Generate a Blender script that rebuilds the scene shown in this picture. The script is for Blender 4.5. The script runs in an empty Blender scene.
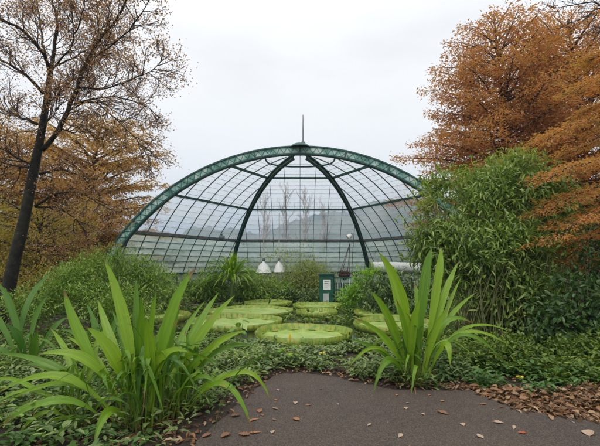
import bpy, math, random
import numpy as np
random.seed(7)
rng = np.random.default_rng(7)
R_ = math.radians
S = bpy.context.scene
COL = S.collection

# ------------------------------------------------------------------ camera
CAMH = 1.5; TILT = R_(6.0); F = 400.0
cd = bpy.data.cameras.new('camera'); cam = bpy.data.objects.new('camera', cd); COL.objects.link(cam)
cd.lens = 24; cd.sensor_width = 36; cd.clip_start = 0.05; cd.clip_end = 6000
cam.location = (0, 0, CAMH); cam.rotation_euler = (R_(90) + TILT, 0, 0)
S.camera = cam

def ray(px, py):
    u = (px - 300) / F; v = (223 - py) / F
    return np.array([u, math.cos(TILT) - v * math.sin(TILT), math.sin(TILT) + v * math.cos(TILT)])
def P(px, py, Y):
    """point of the world seen at photo pixel (px,py) standing at distance Y"""
    d = ray(px, py); return np.array([0, 0, CAMH]) + d * (Y / d[1])
def G(px, py, z=0.0):
    d = ray(px, py); s = (z - CAMH) / d[2]; return np.array([0, 0, CAMH]) + d * s

# ------------------------------------------------------------------ helpers
def setp(o, label=None, cat=None, group=None, kind=None):
    if label: o['label'] = label
    if cat: o['category'] = cat
    if group: o['group'] = group
    if kind: o['kind'] = kind
    return o
def empty(name, loc, label, cat, group=None):
    o = bpy.data.objects.new(name, None); COL.objects.link(o); o.location = loc; o.empty_display_size = .2
    return setp(o, label, cat, group)

class MB:
    """collects shapes; build() links them as one mesh object"""
    def __init__(s): s.v = []; s.f = []; s.n = 0
    def add(s, v, f):
        v = np.asarray(v, float).reshape(-1, 3)
        for a in (f if isinstance(f, list) and len(f) and isinstance(f[0], np.ndarray) else [np.asarray(f, int)]):
            s.f.append(a + s.n)
        s.v.append(v); s.n += len(v); return s
    def box(s, c, d, ax=None):
        c = np.asarray(c, float); d = np.asarray(d, float) / 2
        sg = np.array([[-1,-1,-1],[1,-1,-1],[1,1,-1],[-1,1,-1],[-1,-1,1],[1,-1,1],[1,1,1],[-1,1,1]]) * d
        if ax is not None: sg = sg @ np.asarray(ax, float)
        return s.add(sg + c, [[0,3,2,1],[4,5,6,7],[0,1,5,4],[1,2,6,5],[2,3,7,6],[3,0,4,7]])
    def tube(s, pts, rad, n=6, cap=True, squash=None):
        pts = np.asarray(pts, float); m = len(pts); rad = np.broadcast_to(np.asarray(rad, float), (m,))
        t = np.empty_like(pts); t[1:-1] = pts[2:] - pts[:-2]; t[0] = pts[1] - pts[0]; t[-1] = pts[-1] - pts[-2]
        t /= np.linalg.norm(t, axis=1)[:, None] + 1e-9
        ref = np.array([0.31, 0.17, .93]) if abs(t[:, 2]).mean() < .8 else np.array([.9, .3, .1])
        a = np.cross(t, ref); a /= np.linalg.norm(a, axis=1)[:, None] + 1e-9; b = np.cross(t, a)
        th = np.arange(n) * 2 * math.pi / n
        if squash: a = a * squash
        v = pts[:, None] + rad[:, None, None] * (np.cos(th)[None, :, None] * a[:, None] + np.sin(th)[None, :, None] * b[:, None])
        i = np.arange(m - 1)[:, None] * n; j = np.arange(n)[None]; k = (j + 1) % n
        q = np.stack([i + j, i + k, i + n + k, i + n + j], -1).reshape(-1, 4)
        s.add(v, q)
        if cap and n > 3:
            c = np.array([list(range(n - 1, -1, -1)), list(range((m - 1) * n, m * n))]); s.f.append(c + s.n - m * n)
        return s
    def beam(s, pts, w, h, up):
        """rectangular section swept along pts; up = per-point normals; w across, h along up"""
        pts = np.asarray(pts, float); m = len(pts); up = np.broadcast_to(np.asarray(up, float), pts.shape)
        t = np.empty_like(pts); t[1:-1] = pts[2:] - pts[:-2]; t[0] = pts[1] - pts[0]; t[-1] = pts[-1] - pts[-2]
        t /= np.linalg.norm(t, axis=1)[:, None] + 1e-9
        a = np.cross(t, up); a /= np.linalg.norm(a, axis=1)[:, None] + 1e-9; b = np.cross(a, t)
        v = np.stack([pts + a*w/2 + b*h/2, pts - a*w/2 + b*h/2, pts - a*w/2 - b*h/2, pts + a*w/2 - b*h/2], 1)
        i = np.arange(m - 1)[:, None] * 4; j = np.arange(4)[None]; k = (j + 1) % 4
        q = np.stack([i + j, i + 4 + j, i + 4 + k, i + k], -1).reshape(-1, 4)
        s.add(v, q); s.f.append(np.array([[0,1,2,3],[m*4-1,m*4-2,m*4-3,m*4-4]]) + s.n - m*4)
        return s
    def lathe(s, prof, c, n=24):
        prof = np.asarray(prof, float); m = len(prof); th = np.arange(n) * 2 * math.pi / n
        v = np.stack([prof[:, 0:1] * np.cos(th), prof[:, 0:1] * np.sin(th), np.repeat(prof[:, 1:2], n, 1)], -1) + np.asarray(c, float)
        i = np.arange(m - 1)[:, None] * n; j = np.arange(n)[None]; k = (j + 1) % n
        return s.add(v, np.stack([i + j, i + k, i + n + k, i + n + j], -1).reshape(-1, 4))
    def build(s, name, mat, parent=None, smooth=False, loc=None):
        if not s.v: s.v = [np.zeros((0, 3))]
        v = np.concatenate(s.v)
        if loc is not None: v = v - np.asarray(loc, float)
        me = bpy.data.meshes.new(name)
        me.vertices.add(len(v)); me.vertices.foreach_set('co', v.astype(np.float32).ravel())
        lens = np.concatenate([np.full(len(a), a.shape[1]) for a in s.f]) if s.f else np.zeros(0, int)
        idx = np.concatenate([a.ravel() for a in s.f]) if s.f else np.zeros(0, int)
        me.loops.add(len(idx)); me.loops.foreach_set('vertex_index', idx.astype(np.int32))
        me.polygons.add(len(lens)); st = np.concatenate([[0], np.cumsum(lens)[:-1]]).astype(np.int32) if len(lens) else np.zeros(0, np.int32)
        me.polygons.foreach_set('loop_start', st)
        try: me.polygons.foreach_set('loop_total', lens.astype(np.int32))
        except Exception: pass
        me.update(calc_edges=True); me.validate()
        me.polygons.foreach_set('use_smooth', np.full(len(me.polygons), smooth))
        if mat: me.materials.append(mat)
        o = bpy.data.objects.new(name, me); COL.objects.link(o)
        if parent is not None:
            o.parent = parent
            if loc is None and (abs(parent.location[0]) + abs(parent.location[1]) + abs(parent.location[2])) > 0:
                l = np.array(parent.location); me.transform(__import__('mathutils').Matrix.Translation(-parent.location))
        elif loc is not None: o.location = loc
        return o

def nrm(a): return a / (np.linalg.norm(a, axis=-1, keepdims=True) + 1e-9)
def rdir(n, zs=1.0):
    a = rng.normal(size=(n, 3)); a[:, 2] *= zs; return nrm(a)

def leaves(mb, p, d, up, L, W, fold=.18, big=False, droop=0.0):
    """p base, d direction, up normal hint; pointed leaves folded along the midrib"""
    n = len(p); d = nrm(d); s = nrm(np.cross(d, up)); u = np.cross(s, d)
    L = np.broadcast_to(L, (n,))[:, None]; W = np.broadcast_to(W, (n,))[:, None]
    if not big:
        v = np.stack([p, p + d*L*.45 + s*W*.5 + u*W*fold, p + d*L - u*L*droop, p + d*L*.45 - s*W*.5 + u*W*fold], 1)
        b = np.arange(n)[:, None] * 4
        return mb.add(v, np.concatenate([b + [[0, 2, 1]], b + [[0, 3, 2]]]).reshape(-1, 3))
    z1 = -u*L*droop*.12; z2 = -u*L*droop*.5; z3 = -u*L*droop
    m1 = p + d*L*.33 + z1; m2 = p + d*L*.7 + z2; tip = p + d*L*.97 + z3
    e1 = u*W*fold
    v = np.stack([p, m1 + s*W*.48 + e1, m2 + s*W*.36 + e1, tip, m2 - s*W*.36 + e1, m1 - s*W*.48 + e1, m1, m2], 1)
    b = np.arange(n)[:, None] * 8
    tri = np.concatenate([b + [[0, 6, 1]], b + [[0, 5, 6]], b + [[7, 3, 2]], b + [[7, 4, 3]]])
    quad = np.concatenate([b + [[1, 6, 7, 2]], b + [[5, 4, 7, 6]]])
    return mb.add(v, [tri, quad])

def patch(x, y, f=1.0, ph=0.0):
    v = np.sin(2.1*f*x + 1.3*np.sin(1.7*f*y + ph) + ph) + np.sin(2.7*f*y + 1.1*np.sin(2.3*f*x + 2*ph)) + .7*np.sin(5.3*f*x + 2*np.sin(3.1*f*y + ph)) + .7*np.sin(6.1*f*y + 2*np.sin(4.3*f*x - ph))
    return np.clip(.5 + v/4.2, 0, 1)
# ------------------------------------------------------------------ materials
def newmat(name):
    m = bpy.data.materials.new(name); m.use_nodes = True; nt = m.node_tree; nt.nodes.clear()
    out = nt.nodes.new('ShaderNodeOutputMaterial'); return m, nt, out
def node(nt, t, **kw):
    n = nt.nodes.new(t)
    for k, v in kw.items():
        if k.startswith('i_'):
            n.inputs[k[2:].replace('_', ' ')].default_value = v
        else: setattr(n, k, v)
    return n
def ramp(nt, fac, cols, pos=None):
    r = nt.nodes.new('ShaderNodeValToRGB'); e = r.color_ramp.elements
    n = len(cols); pos = pos or [i / (n - 1) for i in range(n)]
    while len(e) < n: e.new(.5)
    for i in range(n): e[i].position = pos[i]; e[i].color = (*cols[i], 1)
    nt.links.new(fac, r.inputs[0]); return r.outputs[0]
def mix(nt, fac, a, b, mode='MIX'):
    m = nt.nodes.new('ShaderNodeMix'); m.data_type = 'RGBA'; m.blend_type = mode
    for sock, val in ((m.inputs[0], fac), (m.inputs[6], a), (m.inputs[7], b)):
        if hasattr(val, 'links'): nt.links.new(val, sock)
        elif isinstance(val, tuple): sock.default_value = (*val, 1)
        else: sock.default_value = val
    return m.outputs[2]
def noise(nt, scale, detail=4, rough=.55, coord=None, vec=None):
    n = nt.nodes.new('ShaderNodeTexNoise'); n.inputs['Scale'].default_value = scale
    n.inputs['Detail'].default_value = detail; n.inputs['Roughness'].default_value = rough
    if vec is None:
        tc = nt.nodes.new('ShaderNodeTexCoord'); vec = tc.outputs[coord or 'Object']
    nt.links.new(vec, n.inputs['Vector']); return n
def bump(nt, h, strength=.3, dist=.02):
    b = nt.nodes.new('ShaderNodeBump'); b.inputs['Strength'].default_value = strength; b.inputs['Distance'].default_value = dist
    nt.links.new(h, b.inputs['Height']); return b.outputs[0]

def leafmat(name, cols, rough=.45, trans=.35, spec=.4, spread=None, tcol=1.25, mx=.38):
    m, nt, out = newmat(name)
    g = nt.nodes.new('ShaderNodeNewGeometry')
    c = ramp(nt, g.outputs['Random Per Island'], cols, spread)
    nz = noise(nt, 2.4, 4, .6)
    c2 = mix(nt, mx, c, ramp(nt, nz.outputs[0], cols, [.32 + .36*i/(len(cols)-1) for i in range(len(cols))]), 'MIX')
    p = node(nt, 'ShaderNodeBsdfPrincipled', i_Roughness=rough); p.inputs['Specular IOR Level'].default_value = spec
    nt.links.new(c2, p.inputs['Base Color'])
    t = nt.nodes.new('ShaderNodeBsdfTranslucent')
    tc = mix(nt, 1.0, c2, (tcol, tcol*1.0, tcol*.55), 'MULTIPLY'); nt.links.new(tc, t.inputs[0])
    ms = nt.nodes.new('ShaderNodeMixShader'); ms.inputs[0].default_value = trans
    nt.links.new(p.outputs[0], ms.inputs[1]); nt.links.new(t.outputs[0], ms.inputs[2]); nt.links.new(ms.outputs[0], out.inputs[0])
    return m
def simple(name, cols, scale=6, rough=.6, bmp=.3, metal=0, detail=6, pos=None, dist=.02, spec=.4):
    m, nt, out = newmat(name)
    nz = noise(nt, scale, detail); c = ramp(nt, nz.outputs[0], cols, pos or [.3 + .4*i/(len(cols)-1) for i in range(len(cols))])
    p = node(nt, 'ShaderNodeBsdfPrincipled', i_Roughness=rough, i_Metallic=metal); p.inputs['Specular IOR Level'].default_value = spec
    nt.links.new(c, p.inputs['Base Color'])
    n2 = noise(nt, scale * 6, 4); nt.links.new(bump(nt, n2.outputs[0], bmp, dist), p.inputs['Normal'])
    nt.links.new(p.outputs[0], out.inputs[0]); return m

M = {}
M['green_paint'] = simple('green_paint', [(.012,.05,.042), (.02,.085,.07), (.04,.12,.1)], 9, .45, .15)
M['verdigris'] = simple('verdigris', [(.08,.2,.17), (.2,.38,.33), (.5,.6,.57)], 3, .6, .2, pos=[.38,.5,.62])
M['dark_green'] = simple('dark_green', [(.01,.035,.028), (.018,.06,.048)], 9, .5, .15)
M['bar'] = simple('bar', [(.05,.08,.075), (.10,.14,.13)], 9, .5, .1)
M['purlin_grey'] = simple('purlin_grey', [(.09,.1,.095), (.2,.2,.19)], 5, .6, .2)
M['booth_green'] = simple('booth_green', [(.01,.07,.045), (.02,.11,.07)], 7, .4, .1)
M['white_enamel'] = simple('white_enamel', [(.62,.63,.62), (.75,.76,.74)], 4, .35, .05)
M['white_sheet'] = simple('white_sheet', [(.36,.38,.36), (.52,.54,.52)], 3, .55, .2)
M['paper'] = simple('paper', [(.7,.7,.68), (.78,.78,.76)], 4, .7, .05)
M['rust'] = simple('rust', [(.035,.018,.012), (.09,.045,.03)], 12, .85, .4)
M['bark'] = simple('bark', [(.008,.007,.005), (.022,.019,.012), (.055,.055,.02)], 7, .9, .8, pos=[.35,.55,.78], dist=.03)
M['twig'] = simple('twig', [(.035,.022,.018), (.08,.052,.042)], 5, .85, .2)
M['bark_brown'] = simple('bark_brown', [(.02,.014,.01), (.05,.036,.025)], 7, .9, .6, dist=.03)
M['pale_bark'] = simple('pale_bark', [(.3,.28,.27), (.48,.46,.45)], 4, .9, .2)
M['dark_twig'] = simple('dark_twig', [(.018,.016,.02), (.045,.04,.045)], 5, .85, .2)
M['cane'] = simple('cane', [(.05,.075,.02), (.14,.15,.05), (.09,.065,.035)], 3, .6, .2)
M['stem'] = simple('stem', [(.08,.14,.03), (.16,.24,.05)], 8, .5, .2)
M['stone'] = simple('stone', [(.07,.07,.055), (.14,.14,.11)], 5, .8, .3)

M['autumn_left'] = leafmat('autumn_left', [(.26,.13,.10), (.42,.20,.12), (.46,.31,.12), (.40,.22,.20)], .7, .4)
M['autumn_gold'] = leafmat('autumn_gold', [(.46,.20,.06), (.54,.30,.09), (.40,.32,.08), (.50,.23,.13)], .7, .5)
M['autumn_low'] = leafmat('autumn_low', [(.26,.22,.04), (.36,.25,.05), (.20,.22,.04), (.36,.19,.05)], .7, .45)
M['autumn_right'] = leafmat('autumn_right', [(.46,.16,.06), (.58,.25,.08), (.36,.28,.06), (.52,.18,.12), (.58,.30,.15)], .7, .5)
M['autumn_near'] = leafmat('autumn_near', [(.50,.17,.05), (.60,.25,.08), (.36,.28,.06), (.54,.20,.08)], .65, .5)
M['strap'] = None
M['bush_leaf'] = leafmat('bush_leaf', [(.035,.085,.012), (.10,.19,.025), (.27,.38,.07), (.15,.25,.04), (.38,.42,.13)], .36, .3, .5)
M['bush_light'] = leafmat('bush_light', [(.16,.23,.04), (.28,.34,.07), (.40,.44,.12)], .4, .4, .4)
M['dark_leaf'] = leafmat('dark_leaf', [(.02,.06,.012), (.045,.10,.022), (.09,.16,.04)], .4, .25, .4)
M['fine_leaf'] = leafmat('fine_leaf', [(.04,.09,.012), (.11,.20,.03), (.30,.40,.10), (.17,.27,.05)], .4, .25)
M['bank_leaf'] = leafmat('bank_leaf', [(.05,.12,.015), (.13,.25,.03), (.32,.44,.09), (.20,.33,.05)], .4, .3)
M['hedge_leaf'] = leafmat('hedge_leaf', [(.03,.07,.015), (.08,.15,.03), (.2,.29,.08)], .32, .2, .55)
M['light_shrub'] = leafmat('light_shrub', [(.20,.27,.05), (.34,.40,.11), (.44,.48,.19)], .55, .4)
M['vivid_leaf'] = leafmat('vivid_leaf', [(.12,.28,.02), (.22,.42,.03), (.34,.5,.05)], .45, .45)
M['palm_leaf'] = leafmat('palm_leaf', [(.05,.16,.015), (.10,.26,.025), (.18,.34,.04)], .4, .35)
M['cover_grey'] = leafmat('cover_grey', [(.035,.07,.015), (.12,.18,.04), (.28,.36,.14), (.05,.10,.02), (.17,.25,.05)], .42, .2, .4)
M['cover_blue'] = leafmat('cover_blue', [(.03,.075,.015), (.07,.15,.03), (.12,.23,.055)], .45, .25, .35)
M['cover_green'] = leafmat('cover_green', [(.035,.075,.012), (.11,.18,.025), (.26,.35,.05)], .45, .3)
M['litter'] = leafmat('litter', [(.05,.025,.015), (.17,.09,.045), (.30,.18,.09), (.11,.065,.038), (.24,.11,.05), (.40,.29,.18), (.08,.045,.025)], .8, .12, .2, mx=.1)
M['fallen_brown'] = leafmat('fallen_brown', [(.17,.09,.055), (.25,.13,.07)], .7, .1, .3)
M['fallen_pale'] = leafmat('fallen_pale', [(.36,.26,.18), (.44,.33,.24)], .7, .1, .3)
M['fallen_orange'] = leafmat('fallen_orange', [(.30,.14,.07), (.36,.17,.08)], .7, .1, .3)
M['fallen_red'] = leafmat('fallen_red', [(.3,.07,.03), (.36,.1,.04)], .7, .1, .3)
M['yellow_flower'] = leafmat('yellow_flower', [(.75,.55,.02), (.8,.62,.05)], .6, .3, .3)

def ramp_hi(nt, fac, a, b):
    m = nt.nodes.new('ShaderNodeMapRange'); m.inputs['From Min'].default_value = a; m.inputs['From Max'].default_value = b
    nt.links.new(fac, m.inputs['Value']); return m.outputs[0]
def strapmat(name, c1, c2, c3, tipc=(.35,.27,.06)):
    # long pleated leaves: lengthwise veins and slow blotches, browned by age in places
    m, nt, out = newmat(name)
    g = nt.nodes.new('ShaderNodeNewGeometry')
    uv = nt.nodes.new('ShaderNodeUVMap')
    sep = nt.nodes.new('ShaderNodeSeparateXYZ'); nt.links.new(uv.outputs[0], sep.inputs[0])
    c = ramp(nt, g.outputs['Random Per Island'], [c1, c2, c3, c2])
    mp = node(nt, 'ShaderNodeMapping'); mp.inputs['Scale'].default_value = (14, 1.2, 1); nt.links.new(uv.outputs[0], mp.inputs[0])
    v = noise(nt, 2.2, 4, .6, vec=mp.outputs[0])
    c = mix(nt, .4, c, ramp(nt, v.outputs[0], [c1, c3], [.38, .62]))
    bn = noise(nt, 7, 5); tr = ramp(nt, bn.outputs[0], [(0,0,0),(.6,.6,.6)], [.66,.76])
    c = mix(nt, tr, c, tipc)
    tn = noise(nt, 30, 3); ad = nt.nodes.new('ShaderNodeMath'); ad.operation = 'MULTIPLY_ADD'; ad.inputs[1].default_value = .22; nt.links.new(g.outputs['Random Per Island'], ad.inputs[0]); nt.links.new(sep.outputs[1], ad.inputs[2])
    a2 = nt.nodes.new('ShaderNodeMath'); a2.operation = 'MULTIPLY_ADD'; a2.inputs[1].default_value = .12; nt.links.new(tn.outputs[0], a2.inputs[0]); nt.links.new(ad.outputs[0], a2.inputs[2])
    c = mix(nt, ramp(nt, a2.outputs[0], [(0,0,0),(1,1,1)], [1.13,1.19] if 0 else [.985,1.0]) if 0 else ramp_hi(nt, a2.outputs[0], 1.14, 1.2), c, (.22,.13,.05))
    # yellowed leaf bases
    br = ramp(nt, sep.outputs[1], [(1,1,1),(0,0,0)], [.0,.28])
    bm = nt.nodes.new('ShaderNodeMath'); bm.operation = 'MULTIPLY'; bm.inputs[1].default_value = .45; nt.links.new(br, bm.inputs[0])
    c = mix(nt, bm.outputs[0], c, (.30,.30,.07))
    p = node(nt, 'ShaderNodeBsdfPrincipled', i_Roughness=.33); p.inputs['Specular IOR Level'].default_value = .45
    nt.links.new(c, p.inputs['Base Color'])
    w = nt.nodes.new('ShaderNodeMath'); w.operation = 'SINE'
    mu = nt.nodes.new('ShaderNodeMath'); mu.operation = 'MULTIPLY'; mu.inputs[1].default_value = 70; nt.links.new(sep.outputs[0], mu.inputs[0]); nt.links.new(mu.outputs[0], w.inputs[0])
    nt.links.new(bump(nt, w.outputs[0], .35, .002), p.inputs['Normal'])
    t = nt.nodes.new('ShaderNodeBsdfTranslucent'); tc = mix(nt, 1.0, c, (1.25,1.2,.45), 'MULTIPLY'); nt.links.new(tc, t.inputs[0])
    ms = nt.nodes.new('ShaderNodeMixShader'); ms.inputs[0].default_value = .34
    nt.links.new(p.outputs[0], ms.inputs[1]); nt.links.new(t.outputs[0], ms.inputs[2]); nt.links.new(ms.outputs[0], out.inputs[0])
    return m
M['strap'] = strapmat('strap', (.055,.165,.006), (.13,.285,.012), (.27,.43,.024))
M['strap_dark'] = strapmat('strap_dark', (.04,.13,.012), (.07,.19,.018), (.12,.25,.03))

def glassmat(name, tint, dirt_cloud, d0, d1, sc=(.5, .5, 2.2), gl=.05):
    m, nt, out = newmat(name)
    tc = nt.nodes.new('ShaderNodeTexCoord'); mp = node(nt, 'ShaderNodeMapping'); mp.inputs['Scale'].default_value = sc
    nt.links.new(tc.outputs['Object'], mp.inputs[0])
    nz = noise(nt, 1.1, 6, .6, vec=mp.outputs[0])
    r = ramp(nt, nz.outputs[0], [(d0,)*3, (d1,)*3], [.35, .68])
    tr = nt.nodes.new('ShaderNodeBsdfTransparent'); tr.inputs[0].default_value = (*tint, 1)
    gb = node(nt, 'ShaderNodeBsdfGlossy', i_Roughness=.04)
    tl = nt.nodes.new('ShaderNodeBsdfTranslucent'); tl.inputs[0].default_value = (*dirt_cloud, 1)
    df = nt.nodes.new('ShaderNodeBsdfDiffuse'); df.inputs[0].default_value = (*dirt_cloud, 1)
    a = nt.nodes.new('ShaderNodeMixShader'); a.inputs[0].default_value = .25
    nt.links.new(tl.outputs[0], a.inputs[1]); nt.links.new(df.outputs[0], a.inputs[2])
    b = nt.nodes.new('ShaderNodeMixShader'); nt.links.new(r, b.inputs[0]); nt.links.new(tr.outputs[0], b.inputs[1]); nt.links.new(a.outputs[0], b.inputs[2])
    fr = nt.nodes.new('ShaderNodeLayerWeight'); fr.inputs[0].default_value = .5
    pw = nt.nodes.new('ShaderNodeMath'); pw.operation = 'POWER'; pw.inputs[1].default_value = 4; nt.links.new(fr.outputs['Facing'], pw.inputs[0])
    ma = nt.nodes.new('ShaderNodeMath'); ma.operation = 'MULTIPLY_ADD'; ma.inputs[1].default_value = .5; ma.inputs[2].default_value = gl; nt.links.new(pw.outputs[0], ma.inputs[0])
    c = nt.nodes.new('ShaderNodeMixShader'); nt.links.new(ma.outputs[0], c.inputs[0]); nt.links.new(b.outputs[0], c.inputs[1]); nt.links.new(gb.outputs[0], c.inputs[2])
    nt.links.new(c.outputs[0], out.inputs[0]); return m
M['glass'] = glassmat('glass', (.93,.96,.98), (.82,.84,.85), .05, .42, sc=(.35,.35,1.6))  # whitish streaks mix pane dirt with cloud brightness put into the colour
M['frosted'] = glassmat('frosted', (.8,.9,.86), (.64,.72,.66), .3, .8)

# ------------------------------------------------------------------ world, sun
w = bpy.data.worlds.new('World'); S.world = w; w.use_nodes = True; nt = w.node_tree; nt.nodes.clear()
wo = nt.nodes.new('ShaderNodeOutputWorld'); bg = nt.nodes.new('ShaderNodeBackground'); nt.links.new(bg.outputs[0], wo.inputs[0])
sky = nt.nodes.new('ShaderNodeTexSky'); sky.sky_type = 'NISHITA'; sky.sun_disc = False
SUN_EL, SUN_ROT = R_(55), R_(200)
sky.sun_elevation = SUN_EL; sky.sun_rotation = SUN_ROT
tc = nt.nodes.new('ShaderNodeTexCoord'); sp = nt.nodes.new('ShaderNodeSeparateXYZ'); nt.links.new(tc.outputs['Generated'], sp.inputs[0])
# overcast layer: brightest overhead, as a clouded sky is
cl = ramp(nt, sp.outputs[2], [(10.5,10.4,10.35), (10.95,10.85,10.8), (10.7,10.6,10.5), (16.5,16.3,16.2)], [0.0,.18,.5,1.0])
mp = node(nt, 'ShaderNodeMapping'); mp.inputs['Scale'].default_value = (1, 1, 3.2); nt.links.new(tc.outputs['Generated'], mp.inputs[0])
nz = noise(nt, 1.6, 5, .5, vec=mp.outputs[0])
cv = ramp(nt, nz.outputs[0], [(.87,.87,.885), (1,1,1), (1.03,1.03,1.03)], [.3,.5,.7])
cl = mix(nt, 1.0, cl, cv, 'MULTIPLY')
fin = mix(nt, .93, sky.outputs[0], cl)
nt.links.new(fin, bg.inputs[0]); bg.inputs[1].default_value = .1
ld = bpy.data.lights.new('sun', 'SUN'); ld.energy = 1.5; ld.angle = R_(18); ld.color = (1, .95, .86)
lo = bpy.data.objects.new('sun', ld); COL.objects.link(lo)
import mathutils
az = SUN_ROT
sd = mathutils.Vector((math.sin(az) * math.cos(SUN_EL), math.cos(az) * math.cos(SUN_EL), math.sin(SUN_EL)))
lo.rotation_euler = sd.to_track_quat('Z', 'Y').to_euler(); lo.location = (0, 0, 30)
S.view_settings.view_transform = 'Standard'; S.view_settings.look = 'None'; S.view_settings.gamma = 1
S.view_settings.exposure = 0.2; S.view_settings.use_curve_mapping = False
S.cycles.max_bounces = 6; S.cycles.transparent_max_bounces = 16; S.cycles.volume_bounces = 0

# ------------------------------------------------------------------ ground, path, pond, hills
m, nt, out = newmat('soil')
n1 = noise(nt, 1.2, 6); n2 = noise(nt, 40, 6, .7)
c = mix(nt, .6, ramp(nt, n1.outputs[0], [(.02,.014,.009), (.045,.032,.02)], [.35,.65]), ramp(nt, n2.outputs[0], [(.012,.009,.006), (.07,.045,.028)], [.35,.68]))
p = node(nt, 'ShaderNodeBsdfPrincipled', i_Roughness=.95); nt.links.new(c, p.inputs['Base Color'])
nt.links.new(bump(nt, n2.outputs[0], .8, .03), p.inputs['Normal']); nt.links.new(p.outputs[0], out.inputs[0]); M['soil'] = m

m, nt, out = newmat('tarmac')
n1 = noise(nt, .9, 5); n2 = noise(nt, 160, 3, .7); n3 = noise(nt, 6, 5, .65)
vo = nt.nodes.new('ShaderNodeTexVoronoi'); vo.inputs['Scale'].default_value = 130; tcn = nt.nodes.new('ShaderNodeTexCoord'); nt.links.new(tcn.outputs['Object'], vo.inputs[0])
c = ramp(nt, n1.outputs[0], [(.030,.021,.015), (.062,.043,.030)], [.38,.62])
c = mix(nt, .35, c, ramp(nt, n3.outputs[0], [(.022,.015,.011), (.075,.054,.039)], [.35,.65]))
c = mix(nt, .5, c, ramp(nt, vo.outputs['Color'], [(.018,.012,.009), (.062,.045,.033), (.2,.16,.13)], [.1,.5,.95]))
p = node(nt, 'ShaderNodeBsdfPrincipled', i_Roughness=.82); nt.links.new(c, p.inputs['Base Color'])
nt.links.new(bump(nt, n2.outputs[0], .7, .006), p.inputs['Normal']); nt.links.new(p.outputs[0], out.inputs[0]); M['tarmac'] = m

m, nt, out = newmat('pond_water')
n1 = noise(nt, 5, 3); p = node(nt, 'ShaderNodeBsdfPrincipled', i_Roughness=.08); p.inputs['Base Color'].default_value = (.012,.016,.008,1)
nt.links.new(bump(nt, n1.outputs[0], .15, .01), p.inputs['Normal']); nt.links.new(p.outputs[0], out.inputs[0]); M['water'] = m

def grid_sheet(xs, ys, zf):
    X, Y = np.meshgrid(xs, ys); Z = zf(X, Y); nx = len(xs)
    v = np.stack([X, Y, Z], -1); i = np.arange(len(ys) - 1)[:, None] * nx; j = np.arange(nx - 1)[None]
    return v.reshape(-1, 3), np.stack([i + j, i + j + 1, i + nx + j + 1, i + nx + j], -1).reshape(-1, 4)
mb = MB(); mb.add([[-2500,-2500,0],[2500,-2500,0],[2500,2500,0],[-2500,2500,0]], [[0,1,2,3]])
setp(mb.build('ground', M['soil']), kind='structure')

back = [(188,449),(212,428),(232,411),(248,398),(262,385),(276,375),(300,373),(335,377),(362,384),(395,390),(430,391),(470,390),(490,397),(520,408),(560,416),(600,419),(700,422)]
bp = [G(*q)[:2] for q in back]
rs = []
for a, b in zip(bp[:-1], bp[1:]):
    for t in np.linspace(0, 1, 6)[:-1]: rs.append(a + (b - a) * t)
rs.append(bp[-1]); rs = np.array(rs)
rs[3:-3] += rng.normal(0, .018, (len(rs) - 6, 2))
front = np.array([[9.0, bp[-1][1]], [9.0, -6], [-3.2, -6], [-2.0, .8]])
PATH = np.concatenate([rs, front])
def in_poly(pts, poly):
    x, y = pts[:, 0], pts[:, 1]; r = np.zeros(len(pts), bool); j = len(poly) - 1
    for i in range(len(poly)):
        xi, yi = poly[i]; xj, yj = poly[j]
        c = ((yi > y) != (yj > y)) & (x < (xj - xi) * (y - yi) / (yj - yi + 1e-12) + xi); r ^= c; j = i
    return r
mb = MB(); mb.add(np.c_[PATH, np.full(len(PATH), .006)], [np.arange(len(PATH))[None, ::-1].copy()])
o = mb.build('path', M['tarmac']); setp(o, kind='structure')
if o.data.polygons[0].normal.z < 0: o.data.flip_normals()

th = np.linspace(0, 2*math.pi, 49)[:-1]
POND = np.c_[.2 + 5.4*np.cos(th), 12.0 + 4.7*np.sin(th)]
mb = MB(); mb.add(np.c_[POND, np.full(48, .012)], [np.arange(48)[None]]); setp(mb.build('pond_water', M['water']), kind='structure')
mb = MB()
mb.beam(np.c_[.2 + 5.52*np.cos(np.linspace(0,2*math.pi,73)), 12.0 + 4.82*np.sin(np.linspace(0,2*math.pi,73)), np.full(73, .0)], .2, .06, (0,0,1))
o = mb.build('pond_kerb', M['stone']); setp(o, kind='structure')

# hills: wooded, real distance and height
m, nt, out = newmat('hill_wood'); n1 = noise(nt, .03, 8, .65); n2 = noise(nt, .006, 4)
c = mix(nt, .5, ramp(nt, n1.outputs[0], [(.02,.04,.02), (.07,.1,.04), (.14,.11,.05)], [.35,.5,.68]), ramp(nt, n2.outputs[0], [(.03,.05,.025), (.12,.14,.06)], [.4,.6]))
p = node(nt, 'ShaderNodeBsdfPrincipled', i_Roughness=.95); nt.links.new(c, p.inputs['Base Color']); nt.links.new(bump(nt, n1.outputs[0], 1, 8), p.inputs['Normal']); nt.links.new(p.outputs[0], out.inputs[0]); M['hill'] = m
def hillz(X, Y):
    z = 150*np.exp(-((X-230)/260)**2) + 80*np.exp(-((X+330)/240)**2) + 30*np.exp(-((X+40)/200)**2) + 110*np.exp(-((X-800)/350)**2) + 120*np.exp(-((X+850)/300)**2)
    z = z + 9*np.sin(X/37+1) + 6*np.sin(X/17+Y/60) + 4*np.sin(X/8.3+Y/21) + 3*np.sin(X/4.1)
    return z * np.clip(np.sin(np.clip((Y-700)/700, 0, 1)*math.pi), 0, 1)**.8 - 1
v, f = grid_sheet(np.linspace(-1300, 1300, 260), np.linspace(700, 1400, 60), hillz)
v[:, 2] += rng.normal(0, 1.2, len(v)) * (v[:, 2] > 5)
setp(MB().add(v, f).build('hills', M['hill'], smooth=True), kind='structure')

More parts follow.
